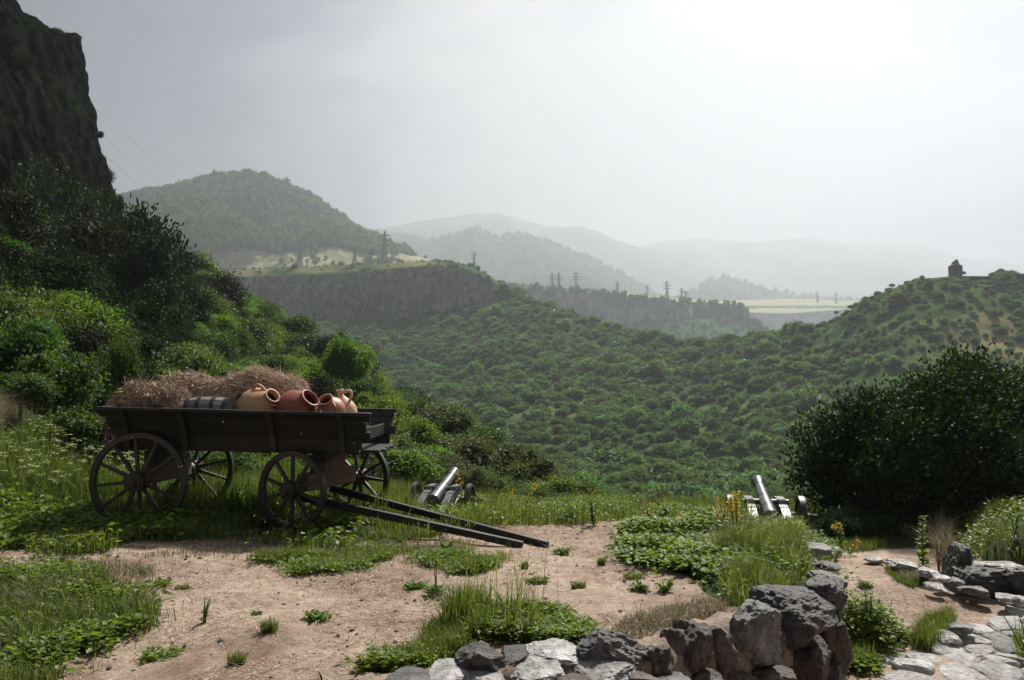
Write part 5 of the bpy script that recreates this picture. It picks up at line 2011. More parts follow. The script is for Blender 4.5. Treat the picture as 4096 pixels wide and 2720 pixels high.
for args in [('slim lattice pylon on the left plateau before the mountain foot', 1198, 962, 1068, 860, 'lattice'),
             ('small funnel headed pylon right of the slim leftmost pylon', 1228, 1038, 1068, 800, 'funnel'),
             ('dark lattice pylon on the left plateau, left of the funnel headed pair member', 1418, 979, 1060, 800, 'lattice'),
             ('larger funnel headed pylon on the left plateau with bushes at its foot', 1484, 1003, 1056, 780, 'funnel'),
             ('tallest lattice pylon, standing in haze above the left plateau', 1538, 925, 1054, 900, 'lattice'),
             ('faint pylon above the cliff corner of the left plateau', 1896, 1006, 1066, 1000, 'lattice'),
             ('tiny funnel headed pylon on the slope right of the cliff corner', 1953, 1102, 1128, 760, 'funnel'),
             ('thin left pylon of the close pair on the middle plateau', 2209, 1090, 1158, 1120, 'lattice'),
             ('darker right pylon of the close pair on the middle plateau', 2235, 1090, 1160, 1060, 'lattice'),
             ('pale thin pylon right of the close pair on the middle plateau', 2304, 1084, 1165, 1300, 'lattice'),
             ('short pylon beside the dark shrubs at the start of the pale field', 2470, 1124, 1178, 1060, 'lattice'),
             ('very faint pylon behind the pale field', 2590, 1138, 1190, 1450, 'lattice'),
             ('tall faint pylon rising from the pale field', 2668, 1122, 1196, 1250, 'lattice'),
             ('left pylon of the pair at the far end of the pale field', 2727, 1150, 1200, 1120, 'lattice'),
             ('short right pylon of the pair at the far end of the pale field', 2743, 1164, 1200, 1120, 'funnel'),
             ('barely visible pylon on the far terrace', 3270, 1165, 1206, 1900, 'lattice'),
             ('barely visible pylon at the end of the far terrace by the right hill', 3345, 1168, 1210, 1900, 'lattice')]:
    make_pylon(*args)


def build_wires():
    for k, (lb, a, b) in enumerate((('upper faint wire running down from the cliff across the grey sky', (372, 425, 95), (770, 745, 420)),
                                    ('middle faint wire running down from the cliff across the grey sky', (395, 530, 95), (700, 760, 420)),
                                    ('lowest faint wire running down from the cliff across the grey sky', (420, 620, 95), (640, 790, 420)))):
        p, q = W(*a), W(*b)
        pts = [p + (q - p) * s - np.array([0, 0, 5.0 * s * (1 - s)]) for s in np.linspace(-.06, 1, 24)]
        mb = MB()
        add_tube(mb, pts, .014, 4, False)
        tag(mb.obj('power_line', M['steel']), lb, 'wire', 'wires below the cliff')


build_wires()


def build_chapel():
    Y = 292
    c = W(3822, 1104, Y)
    t = thing('ruined_chapel', 'small dark ruined chapel with overgrown roof on the crest of the right hill', 'chapel', c)
    a, h = 1.75, 3.9
    for sx, sy, lx, ly in ((0, -1, a, .35), (0, 1, a, .35), (-1, 0, .35, a - .36), (1, 0, .35, a - .36)):
        mb = MB()
        add_box(mb, (sx * (a - .35), sy * (a - .35), h / 2 - 1.0), (2 * lx, 2 * ly, h + 2), jit=.07)
        mb.obj('wall', M['chapel'], t)
    mb = MB()
    V = []
    n, rws = 20, [(2.0, h - .05), (2.02, h + .12), (1.55, h + .5), (1.25, h + 1.0), (.95, h + 1.55), (.55, h + 1.95), (.02, h + 2.15)]
    ang = np.arange(n) * 2 * np.pi / n
    for r, z in rws:
        rr = r * (1 + .1 * fbm(xyz(np.cos(ang) * 2, np.sin(ang) * 2, z), 2, 7))
        V.append(xyz(rr * np.cos(ang), rr * np.sin(ang), z))
    mb.add(np.concatenate(V), grid_faces(len(rws), n, True)[:, ::-1])
    mb.obj('roof', M['chapel'], t)
    mb = MB()
    add_box(mb, (.1, -a - .02, 1.9), (.55, .12, 1.0))
    mb.obj('window_dark', M['iron'], t)  # dark block in place of the unlit window opening
    v = CROWNS[('dark', 0)]
    for lb, px, py, s, pr in (('round dark bush on the crest right of the chapel', 4010, 1090, 4.4, 1.5), ('low dark bush at the right edge of the crest', 4065, 1098, 2.2, 1.2), ('weedy bush grown against the chapel wall', 3858, 1092, 2.0, 1.5),
                              ('green tuft growing out of the chapel roof', 3828, 1046, 1.7, 1.0)):
        p = W(px, py, Y - .5)
        o = bpy.data.objects.new('crest_bush', v)
        COL.objects.link(o)
        o.location = p
        o.scale = (s * .5, s * .5, s * .5 / pr * 1.2)
        tag(o, lb, 'bush', 'bushes on the right crest')
    for k, (lb, px, py, s) in enumerate((('small umbrella shaped tree on the ridge, lowest of the four above the dip', 3346, 1250, 1.0), ('bushy little tree on the ridge right of the lowest one', 3407, 1230, 1.5),
                                          ('thin sapling on the ridge below the chapel hill', 3466, 1193, .9), ('thin sapling close above another one on the ridge', 3503, 1180, .8), ('leaning little tree on the ridge nearest the chapel', 3569, 1143, 1.2))):
        p = W(px, py, 305)
        t = thing('ridge_tree', lb, 'tree', p - np.array([0, 0, s * 2.2]), 0, 'little trees on the right ridge')
        o = bpy.data.objects.new('crown', CROWNS[('olive', k % 3)])
        COL.objects.link(o)
        o.parent = t
        o.location = (0, 0, s * 2.2)
        o.scale = (s * 1.1, s * 1.1, s * .8)
        mb = MB()
        add_tube(mb, [(0, 0, -1.5), (.1, 0, s), (0, 0, s * 2.2)], [.16, .12, .06], 5)
        mb.obj('trunk', M['bark'], t)


build_chapel()


# ------------------------------------------------------------------ low growth on the terrace and along the path
SHAFTS = [[(-2.6, 8.95), (.15, 7.95), (.1, 7.6), (-2.6, 8.3)], [(-2.3, 9.7), (.4, 8.25), (.2, 7.9), (-2.4, 8.9)]]


def patch_points(poly, n, jit=14, clump=None, seed=0):
    """random places on the ground that lie within an outline"""
    poly = np.array(poly, float)
    c = ground_pt(np.clip(poly[:, 0], -700, 4800), np.maximum(poly[:, 1], 1760))
    x0, x1, y0, y1 = c[:, 0].min() - .2, c[:, 0].max() + .2, c[:, 1].min() - .2, min(c[:, 1].max() + .2, 19)
    got = []
    tot = 0
    for _ in range(60):
        x, y = RNG.uniform(x0, x1, n), RNG.uniform(y0, y1, n)
        z = hgt(x, y, False)
        px, py = PX(xyz(x, y, z))
        ok = in_poly(px + jit * 1.6 * fbm(xyz(x * 2.2, y * 2.2), 3, 40) + RNG.normal(0, jit * .5, n), py + jit * .8 * fbm(xyz(x * 2.2, y * 2.2), 3, 44), poly)
        if clump is not None:
            ok &= RNG.random(n) < np.clip(.5 + clump * fbm(xyz(x * 1.9, y * 1.9), 3, 400 + seed), .04, 1)
        got.append(np.stack([x[ok], y[ok]], 1))
        tot += ok.sum()
        if tot >= n:
            break
    P = np.concatenate(got)[:n]
    return xyz(P[:, 0], P[:, 1], hgt(P[:, 0], P[:, 1]))


def hlean(n, s=.5):
    a = RNG.uniform(0, 2 * np.pi, n)
    r = np.abs(RNG.normal(0, s, n))
    return np.stack([np.cos(a) * r, np.sin(a) * r, np.zeros(n)], 1)


def tn(n, m=.5, s=.2):
    return np.clip(RNG.normal(m, s, n), 0, 1)


def leafy(mb, P, per, size, hmin, hmax, tint=.5, spread=.05, droop=.3):
    """low leafy plants: leaves held round a short stalk"""
    n = len(P)
    Q = np.repeat(P, per, 0)
    k = len(Q)
    a = RNG.uniform(0, 2 * np.pi, k)
    hh = RNG.uniform(hmin, hmax, k)
    r = np.abs(RNG.normal(0, spread, k))
    Q = Q + np.stack([np.cos(a) * r, np.sin(a) * r, hh], 1)
    D = np.stack([np.cos(a), np.sin(a), RNG.normal(.15, droop, k)], 1)
    D /= np.linalg.norm(D, axis=1, keepdims=True)
    Nn = np.array([0, 0, 1.0]) + RNG.normal(0, .35, (k, 3))
    L = size * RNG.uniform(.6, 1.4, k)
    leaf_quads(mb, Q, D, Nn, L, L * RNG.uniform(.55, .85, k), np.clip(np.repeat(tn(n, tint, .15), per) + .12 * RNG.normal(size=k), 0, 1), .12)


def seed_stalks(mb, P, hmin, hmax, tint=.8, width=.006):
    n = len(P)
    blades(mb, P, RNG.uniform(hmin, hmax, n), width, hlean(n, .35), tn(n, tint, .12), .55)


def stuff_obj(mb, name, m, label):
    o = mb.obj(name, M[m])
    kind(o, 'stuff', label)
    return o


def build_low_growth():
    # long grass round and behind the wagon
    P = patch_points(PATCHES['meadow'], 52000, 26, .9, 1)
    dist = P[:, 1]
    tall = (0.14 + .34 * sm(8.3, 10.0, dist)) * (1 + .45 * fbm(xyz(P[:, 0] * .9, P[:, 1] * .9), 3, 7))
    sh = np.minimum(poly_sd(P[:, 0], P[:, 1], [(-2.6, 8.95), (.15, 7.95), (.1, 7.6), (-2.6, 8.3)]), poly_sd(P[:, 0], P[:, 1], [(-2.3, 9.7), (.4, 8.25), (.2, 7.9), (-2.4, 8.9)]))
    tall = np.where(sh < .35, np.minimum(tall, .05 + .2 * np.clip(sh, 0, .35)), tall)
    tall = np.where((P[:, 0] > -2.2) & (P[:, 0] < -.4) & (dist > 10.5), tall * .62, tall)
    mb = MB()
    n = len(P)
    blades(mb, P, tall * RNG.uniform(.6, 1.35, n), RNG.uniform(.006, .013, n), hlean(n, .55), np.clip(tn(n, .42, .2) + .25 * fbm(xyz(P[:, 0] * .7, P[:, 1] * .7), 2, 90), 0, 1), .55)
    stuff_obj(mb, 'long_grass', 'grass', 'long green grass round the wagon wheels and on the bank behind')
    # broad leaves among the long grass
    P = patch_points(PATCHES['meadow'], 3300, 12, 1.2, 2)
    mb = MB()
    P = P[((P[:, 1] > 9.9) | (P[:, 0] < -3.2))]
    leafy(mb, P, 7, .07, .03, .22, .42, .09)
    P = patch_points([(-300, 1960), (700, 2010), (1500, 2090), (1330, 2200), (600, 2165), (200, 2235), (-300, 2235)], 1500, 30, 1.6, 3)
    leafy(mb, P, 8, .06, .02, .16, .4, .08)
    stuff_obj(mb, 'broad_leaved_weeds', 'cover', 'broad leaved weeds growing through the grass by the wagon')
    # pale flowering grass heads and white umbels left of the wagon
    P = patch_points([(-200, 1850), (420, 1850), (700, 1960), (500, 2060), (-200, 2050)], 420, 10, .8, 4)
    mb = MB()
    n = len(P)
    top = P + np.stack([RNG.normal(0, .05, n), RNG.normal(0, .05, n), RNG.uniform(.35, .68, n)], 1)
    for k in range(14):
        o = RNG.normal(0, .022, (n, 3)) * np.array([1, 1, .35])
        leaf_quads(mb, top + o, unit(n) * np.array([1, 1, .3]), np.array([0, 0, 1.0]) + RNG.normal(0, .3, (n, 3)), .022, .016, tn(n, .5, .2))
    stuff_obj(mb, 'white_flower_heads', 'umbel', 'white flower heads over the long grass left of the wagon')
    # weeds along the brink
    P = patch_points(PATCHES['edge'], 15000, 14, 1.0, 5)
    n = len(P)
    mb = MB()
    blades(mb, P, (.16 + .22 * RNG.random(n)) * (1 + .5 * fbm(xyz(P[:, 0] * 1.4, P[:, 1] * 1.4), 2, 8)), RNG.uniform(.005, .011, n), hlean(n, .5), tn(n, .55, .22), .55)
    P2 = patch_points([(2480, 1960), (3160, 2010), (3420, 2130), (3330, 2200), (3150, 2140), (2850, 2090), (2640, 2110), (2480, 2080)], 9000, 14, .9, 6)
    n = len(P2)
    blades(mb, P2, np.where(P2[:, 0] > 2.9, .26, 1) * (.12 + .26 * RNG.random(n)) * (1 + .6 * fbm(xyz(P2[:, 0] * 1.6, P2[:, 1] * 1.6), 2, 31)), RNG.uniform(.004, .009, n), hlean(n, .7), tn(n, .55, .28), .6)
    P3 = patch_points([(2820, 2130), (3180, 2120), (3340, 2230), (3300, 2330), (3130, 2400), (2920, 2440), (2860, 2300)], 12000, 12, .6, 6)
    n = len(P3)
    blades(mb, P3, np.where(P3[:, 1] > 8.2, .5, 1.0) * (.07 + .26 * RNG.random(n) ** 1.6) * (1 + .7 * fbm(xyz(P3[:, 0] * 2.2, P3[:, 1] * 2.2), 2, 32)), RNG.uniform(.004, .008, n), hlean(n, .8), tn(n, .55, .28), .6)
    xx = RNG.uniform(-3.5, 11, 16000)
    yy = RNG.uniform(10.8, 17, 16000)
    gun = (np.abs(xx - 4.1) < .85) & (yy < 12.9)
    ok = (yy > 10) & ~((np.abs(xx + 1.35) < .8) & (yy > 13.2) & (yy < 15.6)) & (RNG.random(16000) < .65 + fbm(xyz(xx, yy), 2, 35))
    P4 = xyz(xx[ok], yy[ok], hgt(xx[ok], yy[ok]))
    n = len(P4)
    blades(mb, P4, np.where(gun[ok], .2, 1) * (.10 + .28 * RNG.random(n)), RNG.uniform(.007, .013, n), hlean(n, .7), tn(n, .5, .28), .6)
    stuff_obj(mb, 'brink_grass', 'grass', 'rough grass and weeds along the brink of the ledge')
    P = patch_points(PATCHES['edge'], 1900, 14, 1.2, 7)
    mb = MB()
    P = P[np.minimum(poly_sd(P[:, 0], P[:, 1], SHAFTS[0]), poly_sd(P[:, 0], P[:, 1], SHAFTS[1])) > .35]
    leafy(mb, P, 8, .055, .04, .26, .5, .08)
    # leafy patch before the right cannon
    P = patch_points([(2470, 2225), (2560, 2150), (2640, 2070), (2850, 2050), (2980, 2120), (3090, 2190), (2980, 2300), (2830, 2330), (2700, 2320), (2560, 2285)], 4000, 30, 1.4, 8)
    hb = .10 + .12 * sm(-.3, .4, fbm(xyz(P[:, 0] * 1.7, P[:, 1] * 1.7), 2, 12))
    for k in range(3):
        leafy(mb, P + np.stack([RNG.normal(0, .03, len(P)), RNG.normal(0, .03, len(P)), hb * (k + 1) / 3.2], 1), 3, .058, -.02, .03, .58, .045, .25)
    P = patch_points(PATCHES['cover'], 2400, 40, 1.3, 9)
    leafy(mb, P, 7, .045, .01, .14, .5, .06)
    # clover mats on the trodden earth
    for nm, cnt in (('spot_a', 300), ('spot_b', 480), ('spot_c', 420)):
        P = patch_points(PATCHES[nm], cnt, 46, 2.2, 10)
        P = P[np.minimum(poly_sd(P[:, 0], P[:, 1], SHAFTS[0]), poly_sd(P[:, 0], P[:, 1], SHAFTS[1])) > .30]
        leafy(mb, P, 8, .034, .005, .065, .5, .05)
    stuff_obj(mb, 'ground_cover', 'cover', 'bright green leafy ground cover in patches on the terrace')
    mb = MB()
    for nm, cnt in (('spot_a', 1600), ('spot_b', 2200), ('spot_c', 4200)):
        P = patch_points(PATCHES[nm], cnt, 50, 1.8, 11)
        n = len(P)
        blades(mb, P, RNG.uniform(.04, .13, n), RNG.uniform(.004, .008, n), hlean(n, .7), tn(n, .6, .25), .6)
    # corner patch at the lower left
    P = patch_points(PATCHES['front_left'], 11000, 50, 2.6, 12)
    n = len(P)
    blades(mb, P, (.05 + .12 * RNG.random(n)) * (1 + .5 * fbm(xyz(P[:, 0] * 2, P[:, 1] * 2), 2, 9)), RNG.uniform(.004, .009, n), hlean(n, .8), tn(n, .45, .3), .6)
    # tall clump on the wall top in front
    P = patch_points(PATCHES['front'], 8000, 34, 1.2, 13)
    n = len(P)
    blades(mb, P, .05 + .09 * RNG.random(n), RNG.uniform(.004, .008, n), hlean(n, .6), tn(n, .5, .2), .55)
    P = patch_points([(1820, 2600), (1850, 2500), (2000, 2470), (2200, 2500), (2230, 2570), (2100, 2580)], 1300, 34, 1.2, 14)
    n = len(P)
    blades(mb, P, RNG.uniform(.06, .34, n), RNG.uniform(.005, .011, n), hlean(n, .7), tn(n, .5, .2), .5)
    P = patch_points([(1800, 2610), (1850, 2480), (2100, 2440), (2260, 2520), (2150, 2600)], 60, 10, .5, 15)
    seed_stalks(mb, P, .35, .6, .75)
    # path side
    for nm, cnt, h0, h1 in (('path_a', 2600, .08, .24), ('path_b', 1700, .03, .10), ('path_c', 900, .05, .16), ('right_edge', 500, .1, .3), ('bush', 1800, .06, .2)):
        P = patch_points(PATCHES[nm], cnt, 10, .9, 16)
        n = len(P)
        blades(mb, P, RNG.uniform(h0, h1, n), RNG.uniform(.004, .009, n), hlean(n, .6), tn(n, .5, .22), .55)
    P = patch_points(PATCHES['bank'], 27000, 10, .7, 17)
    n = len(P)
    blades(mb, P, RNG.uniform(.08, .32, n), RNG.uniform(.005, .010, n), hlean(n, .6), tn(n, .5, .25), .55)
    stuff_obj(mb, 'short_grass', 'grass', 'short grass in patches over the terrace and beside the path')
    mb = MB()
    P = patch_points(PATCHES['front_left'], 1300, 44, 2.4, 18)
    leafy(mb, P, 8, .042, .01, .10, .38, .06)
    P = patch_points(PATCHES['front'], 2600, 30, 1.4, 19)
    leafy(mb, P, 8, .030, .01, .10, .55, .05)
    P = patch_points(PATCHES['bush'], 1500, 10, .6, 20)
    hb = .05 + .45 * np.clip(1 - np.hypot(P[:, 0] - P[:, 0].mean(), P[:, 1] - P[:, 1].mean()) / .42, 0, 1)
    for k in range(4):
        leafy(mb, P + np.stack([RNG.normal(0, .03, len(P)), RNG.normal(0, .03, len(P)), hb * (k + 1) / 4], 1), 3, .045, -.02, .02, .5, .05)
    P = patch_points(PATCHES['bank'], 3000, 10, 1.0, 21)
    leafy(mb, P, 8, .05, .05, .30, .45, .08)
    stuff_obj(mb, 'clover', 'cover', 'clover and low leafy weeds at the front and beside the path')
    # dry grass and straw
    mb = MB()
    for poly, cnt, h in (([(2470, 2520), (2700, 2440), (2920, 2420), (2800, 2570), (2620, 2620), (2480, 2590)], 2600, .055), ([(1000, 2200), (1500, 2180), (1900, 2170), (1800, 2290), (1400, 2290), (1050, 2250)], 1800, .06),
                         ([(400, 2190), (900, 2160), (1400, 2190), (1300, 2230), (500, 2240)], 900, .05), ([(-100, 1540), (160, 1540), (230, 1690), (-100, 1740)], 9000, .5), ([(2700, 2060), (3100, 2120), (2900, 2200)], 1500, .2),
                         ([(3560, 2280), (3700, 2290), (3760, 2350), (3600, 2340)], 900, .10), ([(3740, 2180), (3800, 2160), (3830, 2260), (3770, 2280)], 700, .45), ([(-200, 2280), (620, 2280), (560, 2600), (300, 2740), (-200, 2740)], 4200, .1)):
        P = patch_points(poly, cnt, 14, 1.0, 22)
        n = len(P)
        if n:
            blades(mb, P, h * RNG.uniform(.5, 1.4, n), RNG.uniform(.004, .008, n), hlean(n, .8), tn(n, .5, .25), .6)
    P = patch_points([(-200, 2170), (1300, 2140), (2450, 2080), (2560, 2300), (2900, 2480), (2700, 2640), (1800, 2600), (1300, 2760), (-200, 2760)], 5200, 10, 1.6, 28)
    n = len(P)
    blades(mb, P, RNG.uniform(.012, .05, n), RNG.uniform(.003, .006, n), hlean(n, 1.3), tn(n, .5, .3), .6)
    stuff_obj(mb, 'dry_grass', 'dry', 'dry yellow grass at the edges of the trodden earth')
    mb = MB()
    P = patch_points([(-200, 2170), (1300, 2140), (2450, 2080), (2560, 2300), (2900, 2480), (2700, 2640), (1800, 2600), (1300, 2760), (-200, 2760)], 30000, 10, 1.1, 23)
    P = np.concatenate([P, patch_points([(3300, 2170), (3600, 2280), (4100, 2430), (3800, 2530), (3420, 2600), (3330, 2400)], 7000, 10, .9, 24)])
    n = len(P)
    a = RNG.uniform(0, np.pi * 2, n)
    D = np.stack([np.cos(a), np.sin(a), RNG.normal(0, .12, n)], 1)
    D /= np.linalg.norm(D, axis=1, keepdims=True)
    L = np.exp(RNG.normal(-3.1, .55, n))
    leaf_quads(mb, P + np.array([0, 0, .006]), D, np.array([0, 0, 1.0]) + RNG.normal(0, .3, (n, 3)), L, RNG.uniform(.0022, .006, n), tn(n, .55, .28), .25)
    stuff_obj(mb, 'straw_litter', 'straw', 'straw and chaff strewn over the trodden earth')
    # pebbles and crumbs of earth
    mb = MB()
    P = patch_points([(-200, 2200), (2450, 2100), (2900, 2480), (1800, 2600), (1300, 2760), (-200, 2760)], 620, 10, .6, 25)
    v0, f0 = ico(1)
    for k in range(len(P)):
        r = .005 + .012 * RNG.random() ** 3
        mb.add(v0 * r * np.array([1.2, 1, .7]) * (1 + .25 * RNG.normal(size=(len(v0), 1))) + P[k] + np.array([0, 0, r * .3]), f0)
    stuff_obj(mb, 'pebbles', 'brownrock', 'small pebbles and crumbs lying on the trodden earth')


build_low_growth()


def stem_plant(name, label, cat, px, py, hpx, leaves='cover', nst=3, leaf=.06, spread=.12, flower=None, fl_top=.45, seed=0, group=None, dens=10, Y=None, tint=.5):
    """a single plant: stems with alternate leaves, flowers towards the tip"""
    rng = np.random.default_rng(seed + 900)
    b = ground_pt(px, py) if Y is None else W(px, py, Y)
    H = hpx / F * b[1]
    t = thing(name, label, cat, b, 0, group)
    ms, ml, mf = MB(), MB(), MB()
    nf = 0
    for s in range(nst):
        a = rng.uniform(0, 2 * np.pi)
        h = H * rng.uniform(.7, 1.0) if s else H
        tip = np.array([math.cos(a) * spread * h, math.sin(a) * spread * h, h])
        pts = [np.array([math.cos(a), math.sin(a), 0]) * .01, tip * np.array([.35, .35, .5]), tip * np.array([.7, .7, .8]), tip]
        add_tube(ms, pts, [.006, .005, .004, .0025], 5, False, tint=.3)
        m = max(int(dens * h / .3), 5)
        u = np.sort(rng.random(m)) * .95 + .05
        Q = np.stack([np.interp(u, [0, .5, .8, 1], [p[k] for p in pts]) for k in range(3)], 1)
        aa = rng.uniform(0, 2 * np.pi, m)
        D = np.stack([np.cos(aa), np.sin(aa), rng.normal(.3, .3, m)], 1)
        D /= np.linalg.norm(D, axis=1, keepdims=True)
        L = leaf * (1.15 - .6 * u) * rng.uniform(.7, 1.3, m)
        leaf_quads(ml, Q, D, np.array([0, 0, 1.0]) + rng.normal(0, .3, (m, 3)), L, L * .5, np.clip(rng.normal(tint, .18, m), 0, 1), .1)
        if flower:
            k = int(flower * rng.uniform(.7, 1.2))
            u = fl_top + (1 - fl_top) * rng.random(k)
            Q = np.stack([np.interp(u, [0, .5, .8, 1], [p[q] for p in pts]) for q in range(3)], 1) + rng.normal(0, .018, (k, 3))
            for w in range(3):
                leaf_quads(mf, Q, unit(k, rng), unit(k, rng), .026, .02, np.clip(rng.normal(.5, .2, k), 0, 1))
            nf += k
    ms.obj('stem', M[leaves], t)
    ml.obj('leaves', M[leaves], t)
    if nf:
        mf.obj('flowers', M['flower'], t)
    return t


def build_plants():
    G = 'single weeds on the terrace and path'
    i = 0
    for nm, lb, px, py, h, kw in (
            ('tall_weed', 'tall lit leafy weed standing alone against the big dark tree', 3690, 2285, 205, dict(nst=2, leaf=.10, dens=26, spread=.06, tint=.55)),
            ('yellow_flowered_weed', 'yellow flowered weed before the left wheel of the right cannon', 2945, 2150, 190, dict(nst=5, leaf=.05, flower=34, dens=22, spread=.16)),
            ('yellow_flowered_weed', 'yellow flowered weed left of the one at the cannon wheel', 2885, 2150, 150, dict(nst=4, leaf=.05, flower=14, dens=22, spread=.18)),
            ('yellow_flowered_weed', 'small yellow flowered weed at the left end of the leafy patch', 2712, 2140, 90, dict(nst=4, leaf=.05, flower=26, dens=20, spread=.15)),
            ('evening_primrose', 'pale yellow primrose at the far end of the lower path', 3370, 2205, 110, dict(nst=5, leaf=.06, flower=7, fl_top=.8, dens=12, spread=.4)),
            ('evening_primrose', 'pale yellow primrose right of its taller fellow at the path end', 3400, 2222, 60, dict(nst=4, leaf=.05, flower=7, fl_top=.7, dens=12, spread=.5)),
            ('pod_weed', 'weed with yellow pods on the brink right of the left cannon', 2085, 2085, 170, dict(nst=6, leaf=.05, flower=12, fl_top=.6, dens=16, spread=.45)),
            ('pod_weed', 'thin weed with yellow pods behind the left cannon muzzle', 1838, 2070, 190, dict(nst=3, leaf=.04, flower=10, fl_top=.8, dens=10, spread=.12)),
            ('pod_weed', 'weed with yellow pods in the grass at the left, before the rear wheel', 345, 1985, 110, dict(nst=4, leaf=.04, flower=16, fl_top=.6, dens=12, spread=.2)),
            ('tall_weed', 'tall bushy weed on the brink in the middle, before the hillside', 2375, 2105, 130, dict(nst=7, leaf=.05, dens=26, spread=.25)),
            ('tall_weed', 'upright weed on the brink next to the leafy patch', 2600, 2130, 120, dict(nst=5, leaf=.05, dens=22, spread=.2, flower=5)),
            ('tall_weed', 'slender weed rising in front of the dark olive tree', 1990, 2080, 200, dict(nst=2, leaf=.05, dens=14, spread=.06)),
            ('tall_weed', 'reddish stalked weed right of the slender one on the brink', 1960, 2090, 120, dict(nst=5, leaf=.04, dens=14, spread=.15, leaves='dry')),
            ('sprout', 'spindly weed with few leaves at the corner of the lower path', 3478, 2600, 250, dict(nst=3, leaf=.06, dens=5, spread=.12)),
            ('sprout', 'second spindly weed right of the corner sprout', 3560, 2520, 130, dict(nst=2, leaf=.06, dens=6, spread=.25)),
            ('sprout', 'small woody sprout alone on the trodden earth', 815, 2492, 95, dict(nst=4, leaf=.035, dens=20, spread=.3, tint=.3)),
            ('sprout', 'dark upright sprout at the tip of the corner grass patch', 470, 2440, 90, dict(nst=4, leaf=.04, dens=20, spread=.25, tint=.3)),
            ('broad_leaf_plant', 'plant with grey broad leaves by the near rear wheel', 690, 2130, 60, dict(nst=4, leaf=.16, dens=8, spread=.7, tint=.8)),
            ('broad_leaf_plant', 'plant with a pale long leaf between the near wheels', 960, 2100, 60, dict(nst=4, leaf=.16, dens=8, spread=.7, tint=.8)),
            ('broad_leaf_plant', 'clump of round leaves under the near shaft', 1780, 2205, 45, dict(nst=9, leaf=.08, dens=14, spread=.9, tint=.5)),
            ('broad_leaf_plant', 'broad leaved plant in the corner patch at the left edge', 260, 2330, 60, dict(nst=7, leaf=.10, dens=8, spread=.8, tint=.6)),
            ('broad_leaf_plant', 'broad leaved plant on the dirt before the leafy patch', 2660, 2385, 40, dict(nst=8, leaf=.08, dens=9, spread=.9, tint=.45)),
            ('reed_weed', 'tall dry thin stalk weed before the front clump, leaning', 1745, 2400, 120, dict(nst=2, leaf=.02, dens=4, spread=.1, leaves='dry')),
            ('leafy_weed', 'lit weed growing out of the wall end stones', 3330, 2290, 95, dict(nst=6, leaf=.06, dens=14, spread=.45)),
            ('leafy_weed', 'bright tuft at the foot of the retaining wall corner', 3370, 2700, 50, dict(nst=6, leaf=.05, dens=14, spread=.6)),
            ('leafy_weed', 'tall pale weed on the bank at the right picture edge', 4060, 2150, 110, dict(nst=6, leaf=.05, dens=16, spread=.2)),
            ('leafy_weed', 'fresh green weed on top of the bank beside the dark trees', 3900, 2170, 80, dict(nst=6, leaf=.07, dens=14, spread=.4)),
            ('brown_dock', 'dead brown stalks between the tall weed and the upright boulder', 3755, 2290, 130, dict(nst=6, leaf=.03, dens=22, spread=.14, leaves='dry', tint=.3))):
        stem_plant(nm, lb, 'weed', px, py, h, group=G, seed=i, **kw)
        i += 1
    # sprigs reaching in at the right edge, close to the lens side of the path
    stem_plant('overhanging_sprig', 'thin leafy sprig rising at the right edge over the paving', 'weed', 4150, 2790, 330, group=G, seed=60, Y=4.6, nst=5, leaf=.06, dens=9, spread=.35, tint=.4)
    # tufts dotted over the earth
    for k, (lb, px, py, w, h) in enumerate((
            ('flat weed rosette on the dirt near the left patch, dark leaved', 630, 2340, 120, 24), ('pale sprawling weed just right of the dark rosette', 730, 2345, 80, 20), ('small bright tuft on the dirt below the near rear wheel', 568, 2298, 60, 22),
            ('grass tuft alone in the dirt left of centre', 1075, 2548, 80, 60), ('bright low weed in the dirt left of centre', 1265, 2492, 110, 34), ('wide grass tuft near the bottom edge left of centre', 945, 2672, 80, 60),
            ('sprawling thin weed low at the left, below the sprout', 650, 2610, 210, 30), ('tiny weed right of the lone sprout', 1025, 2460, 50, 20), ('small weed near the ends of the shafts', 2245, 2225, 70, 30),
            ('small upright tuft right of the shaft ends', 2405, 2262, 40, 36), ('flat weed in the middle of the dirt', 2150, 2340, 80, 22), ('rosette weed in the dirt below the leafy patch', 2315, 2368, 70, 30),
            ('thin tuft in the dirt above the front clump', 1740, 2388, 70, 40), ('small tuft near the clover mat', 2100, 2285, 30, 36), ('small dry tuft in the dirt above the front clump', 1670, 2350, 80, 24),
            ('small weed at the edge of the dirt by the leafy patch', 2530, 2310, 90, 34), ('tuft at the foot of the dirt strip left of the wall boulders', 2560, 2380, 60, 30), ('two leaved weed on the lower path', 3360, 2370, 60, 30), ('small tuft in the middle of the lower path', 3460, 2350, 60, 30))):
        b = ground_pt(px, py)
        r = w / F * b[1] / 2
        H = h / F * b[1]
        n = int(160 + 500 * r)
        a = RNG.uniform(0, 2 * np.pi, n)
        q = r * np.sqrt(RNG.random(n)) * .8
        P = np.stack([np.cos(a) * q, np.sin(a) * q * .8, np.full(n, -.005)], 1)
        t = thing('weed_tuft', lb, 'weed', b, 0, 'small weeds dotted over the trodden earth')
        mb = MB()
        if k % 2 == 0:
            leafy(mb, P[:n // 3], 4, .03, 0, H * .8, .45, .02)
            mb.obj('leaves', M['cover'], t)
        else:
            blades(mb, P, H * RNG.uniform(.5, 1.2, n), .006, hlean(n, .8), tn(n, .5, .2), .6)
            mb.obj('blades', M['grass'], t)


build_plants()


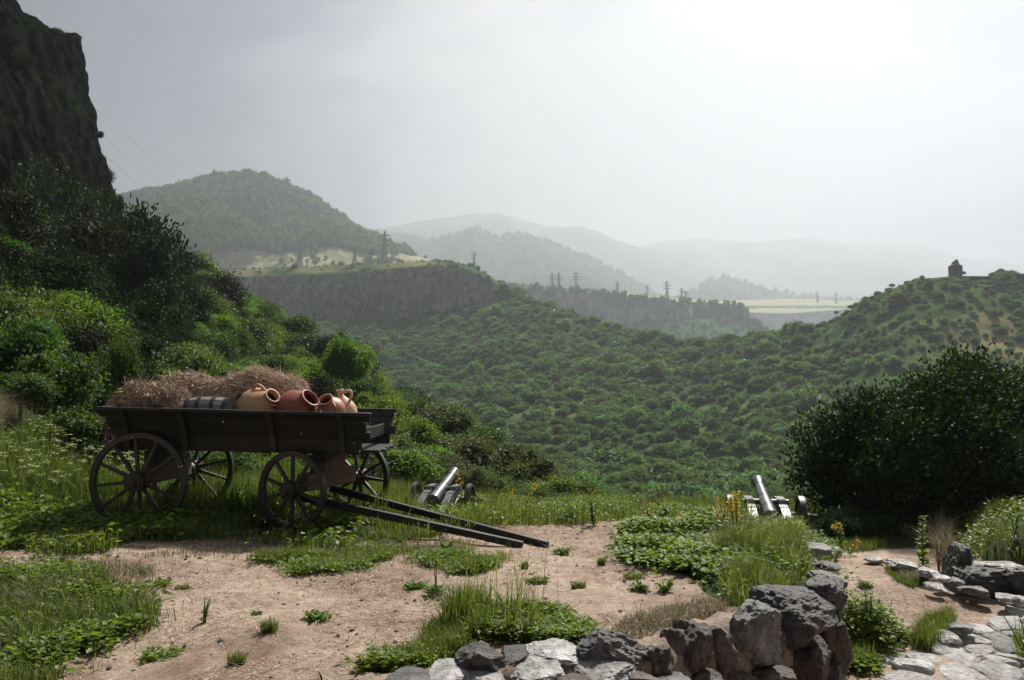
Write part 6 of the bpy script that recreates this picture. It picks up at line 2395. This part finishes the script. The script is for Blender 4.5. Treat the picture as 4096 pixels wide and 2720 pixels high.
def build_rain():
    mb = MB()
    n = 900
    Y = RNG.uniform(2.5, 16, n)
    u, v = RNG.uniform(-.8, .8, n), RNG.uniform(-.3, .11, n)
    P = xyz(u * Y, Y, EYE + v * Y)
    P = P[P[:, 2] > .5 - .12 * P[:, 1]]
    v0, f0 = ico(1)
    for p in P:
        r = RNG.uniform(.0014, .0034)
        q = v0 * r * np.array([1, 1, 2.4])
        q[:, 0] += q[:, 2] * .12
        mb.add(q + p, f0)
    m, t, out = mat('rain_water')
    g = N(t, 'ShaderNodeBsdfPrincipled')
    g.inputs['Base Color'].default_value = (.95, .97, 1, 1)
    g.inputs['Roughness'].default_value = .02
    g.inputs['IOR'].default_value = 1.33
    g.inputs['Transmission Weight'].default_value = 1.0
    lk(t, g.outputs[0], out.inputs[0])
    M['rain'] = m
    o = mb.obj('raindrops', m, smooth=True)
    kind(o, 'stuff', 'bright raindrops falling through the air')


build_rain()
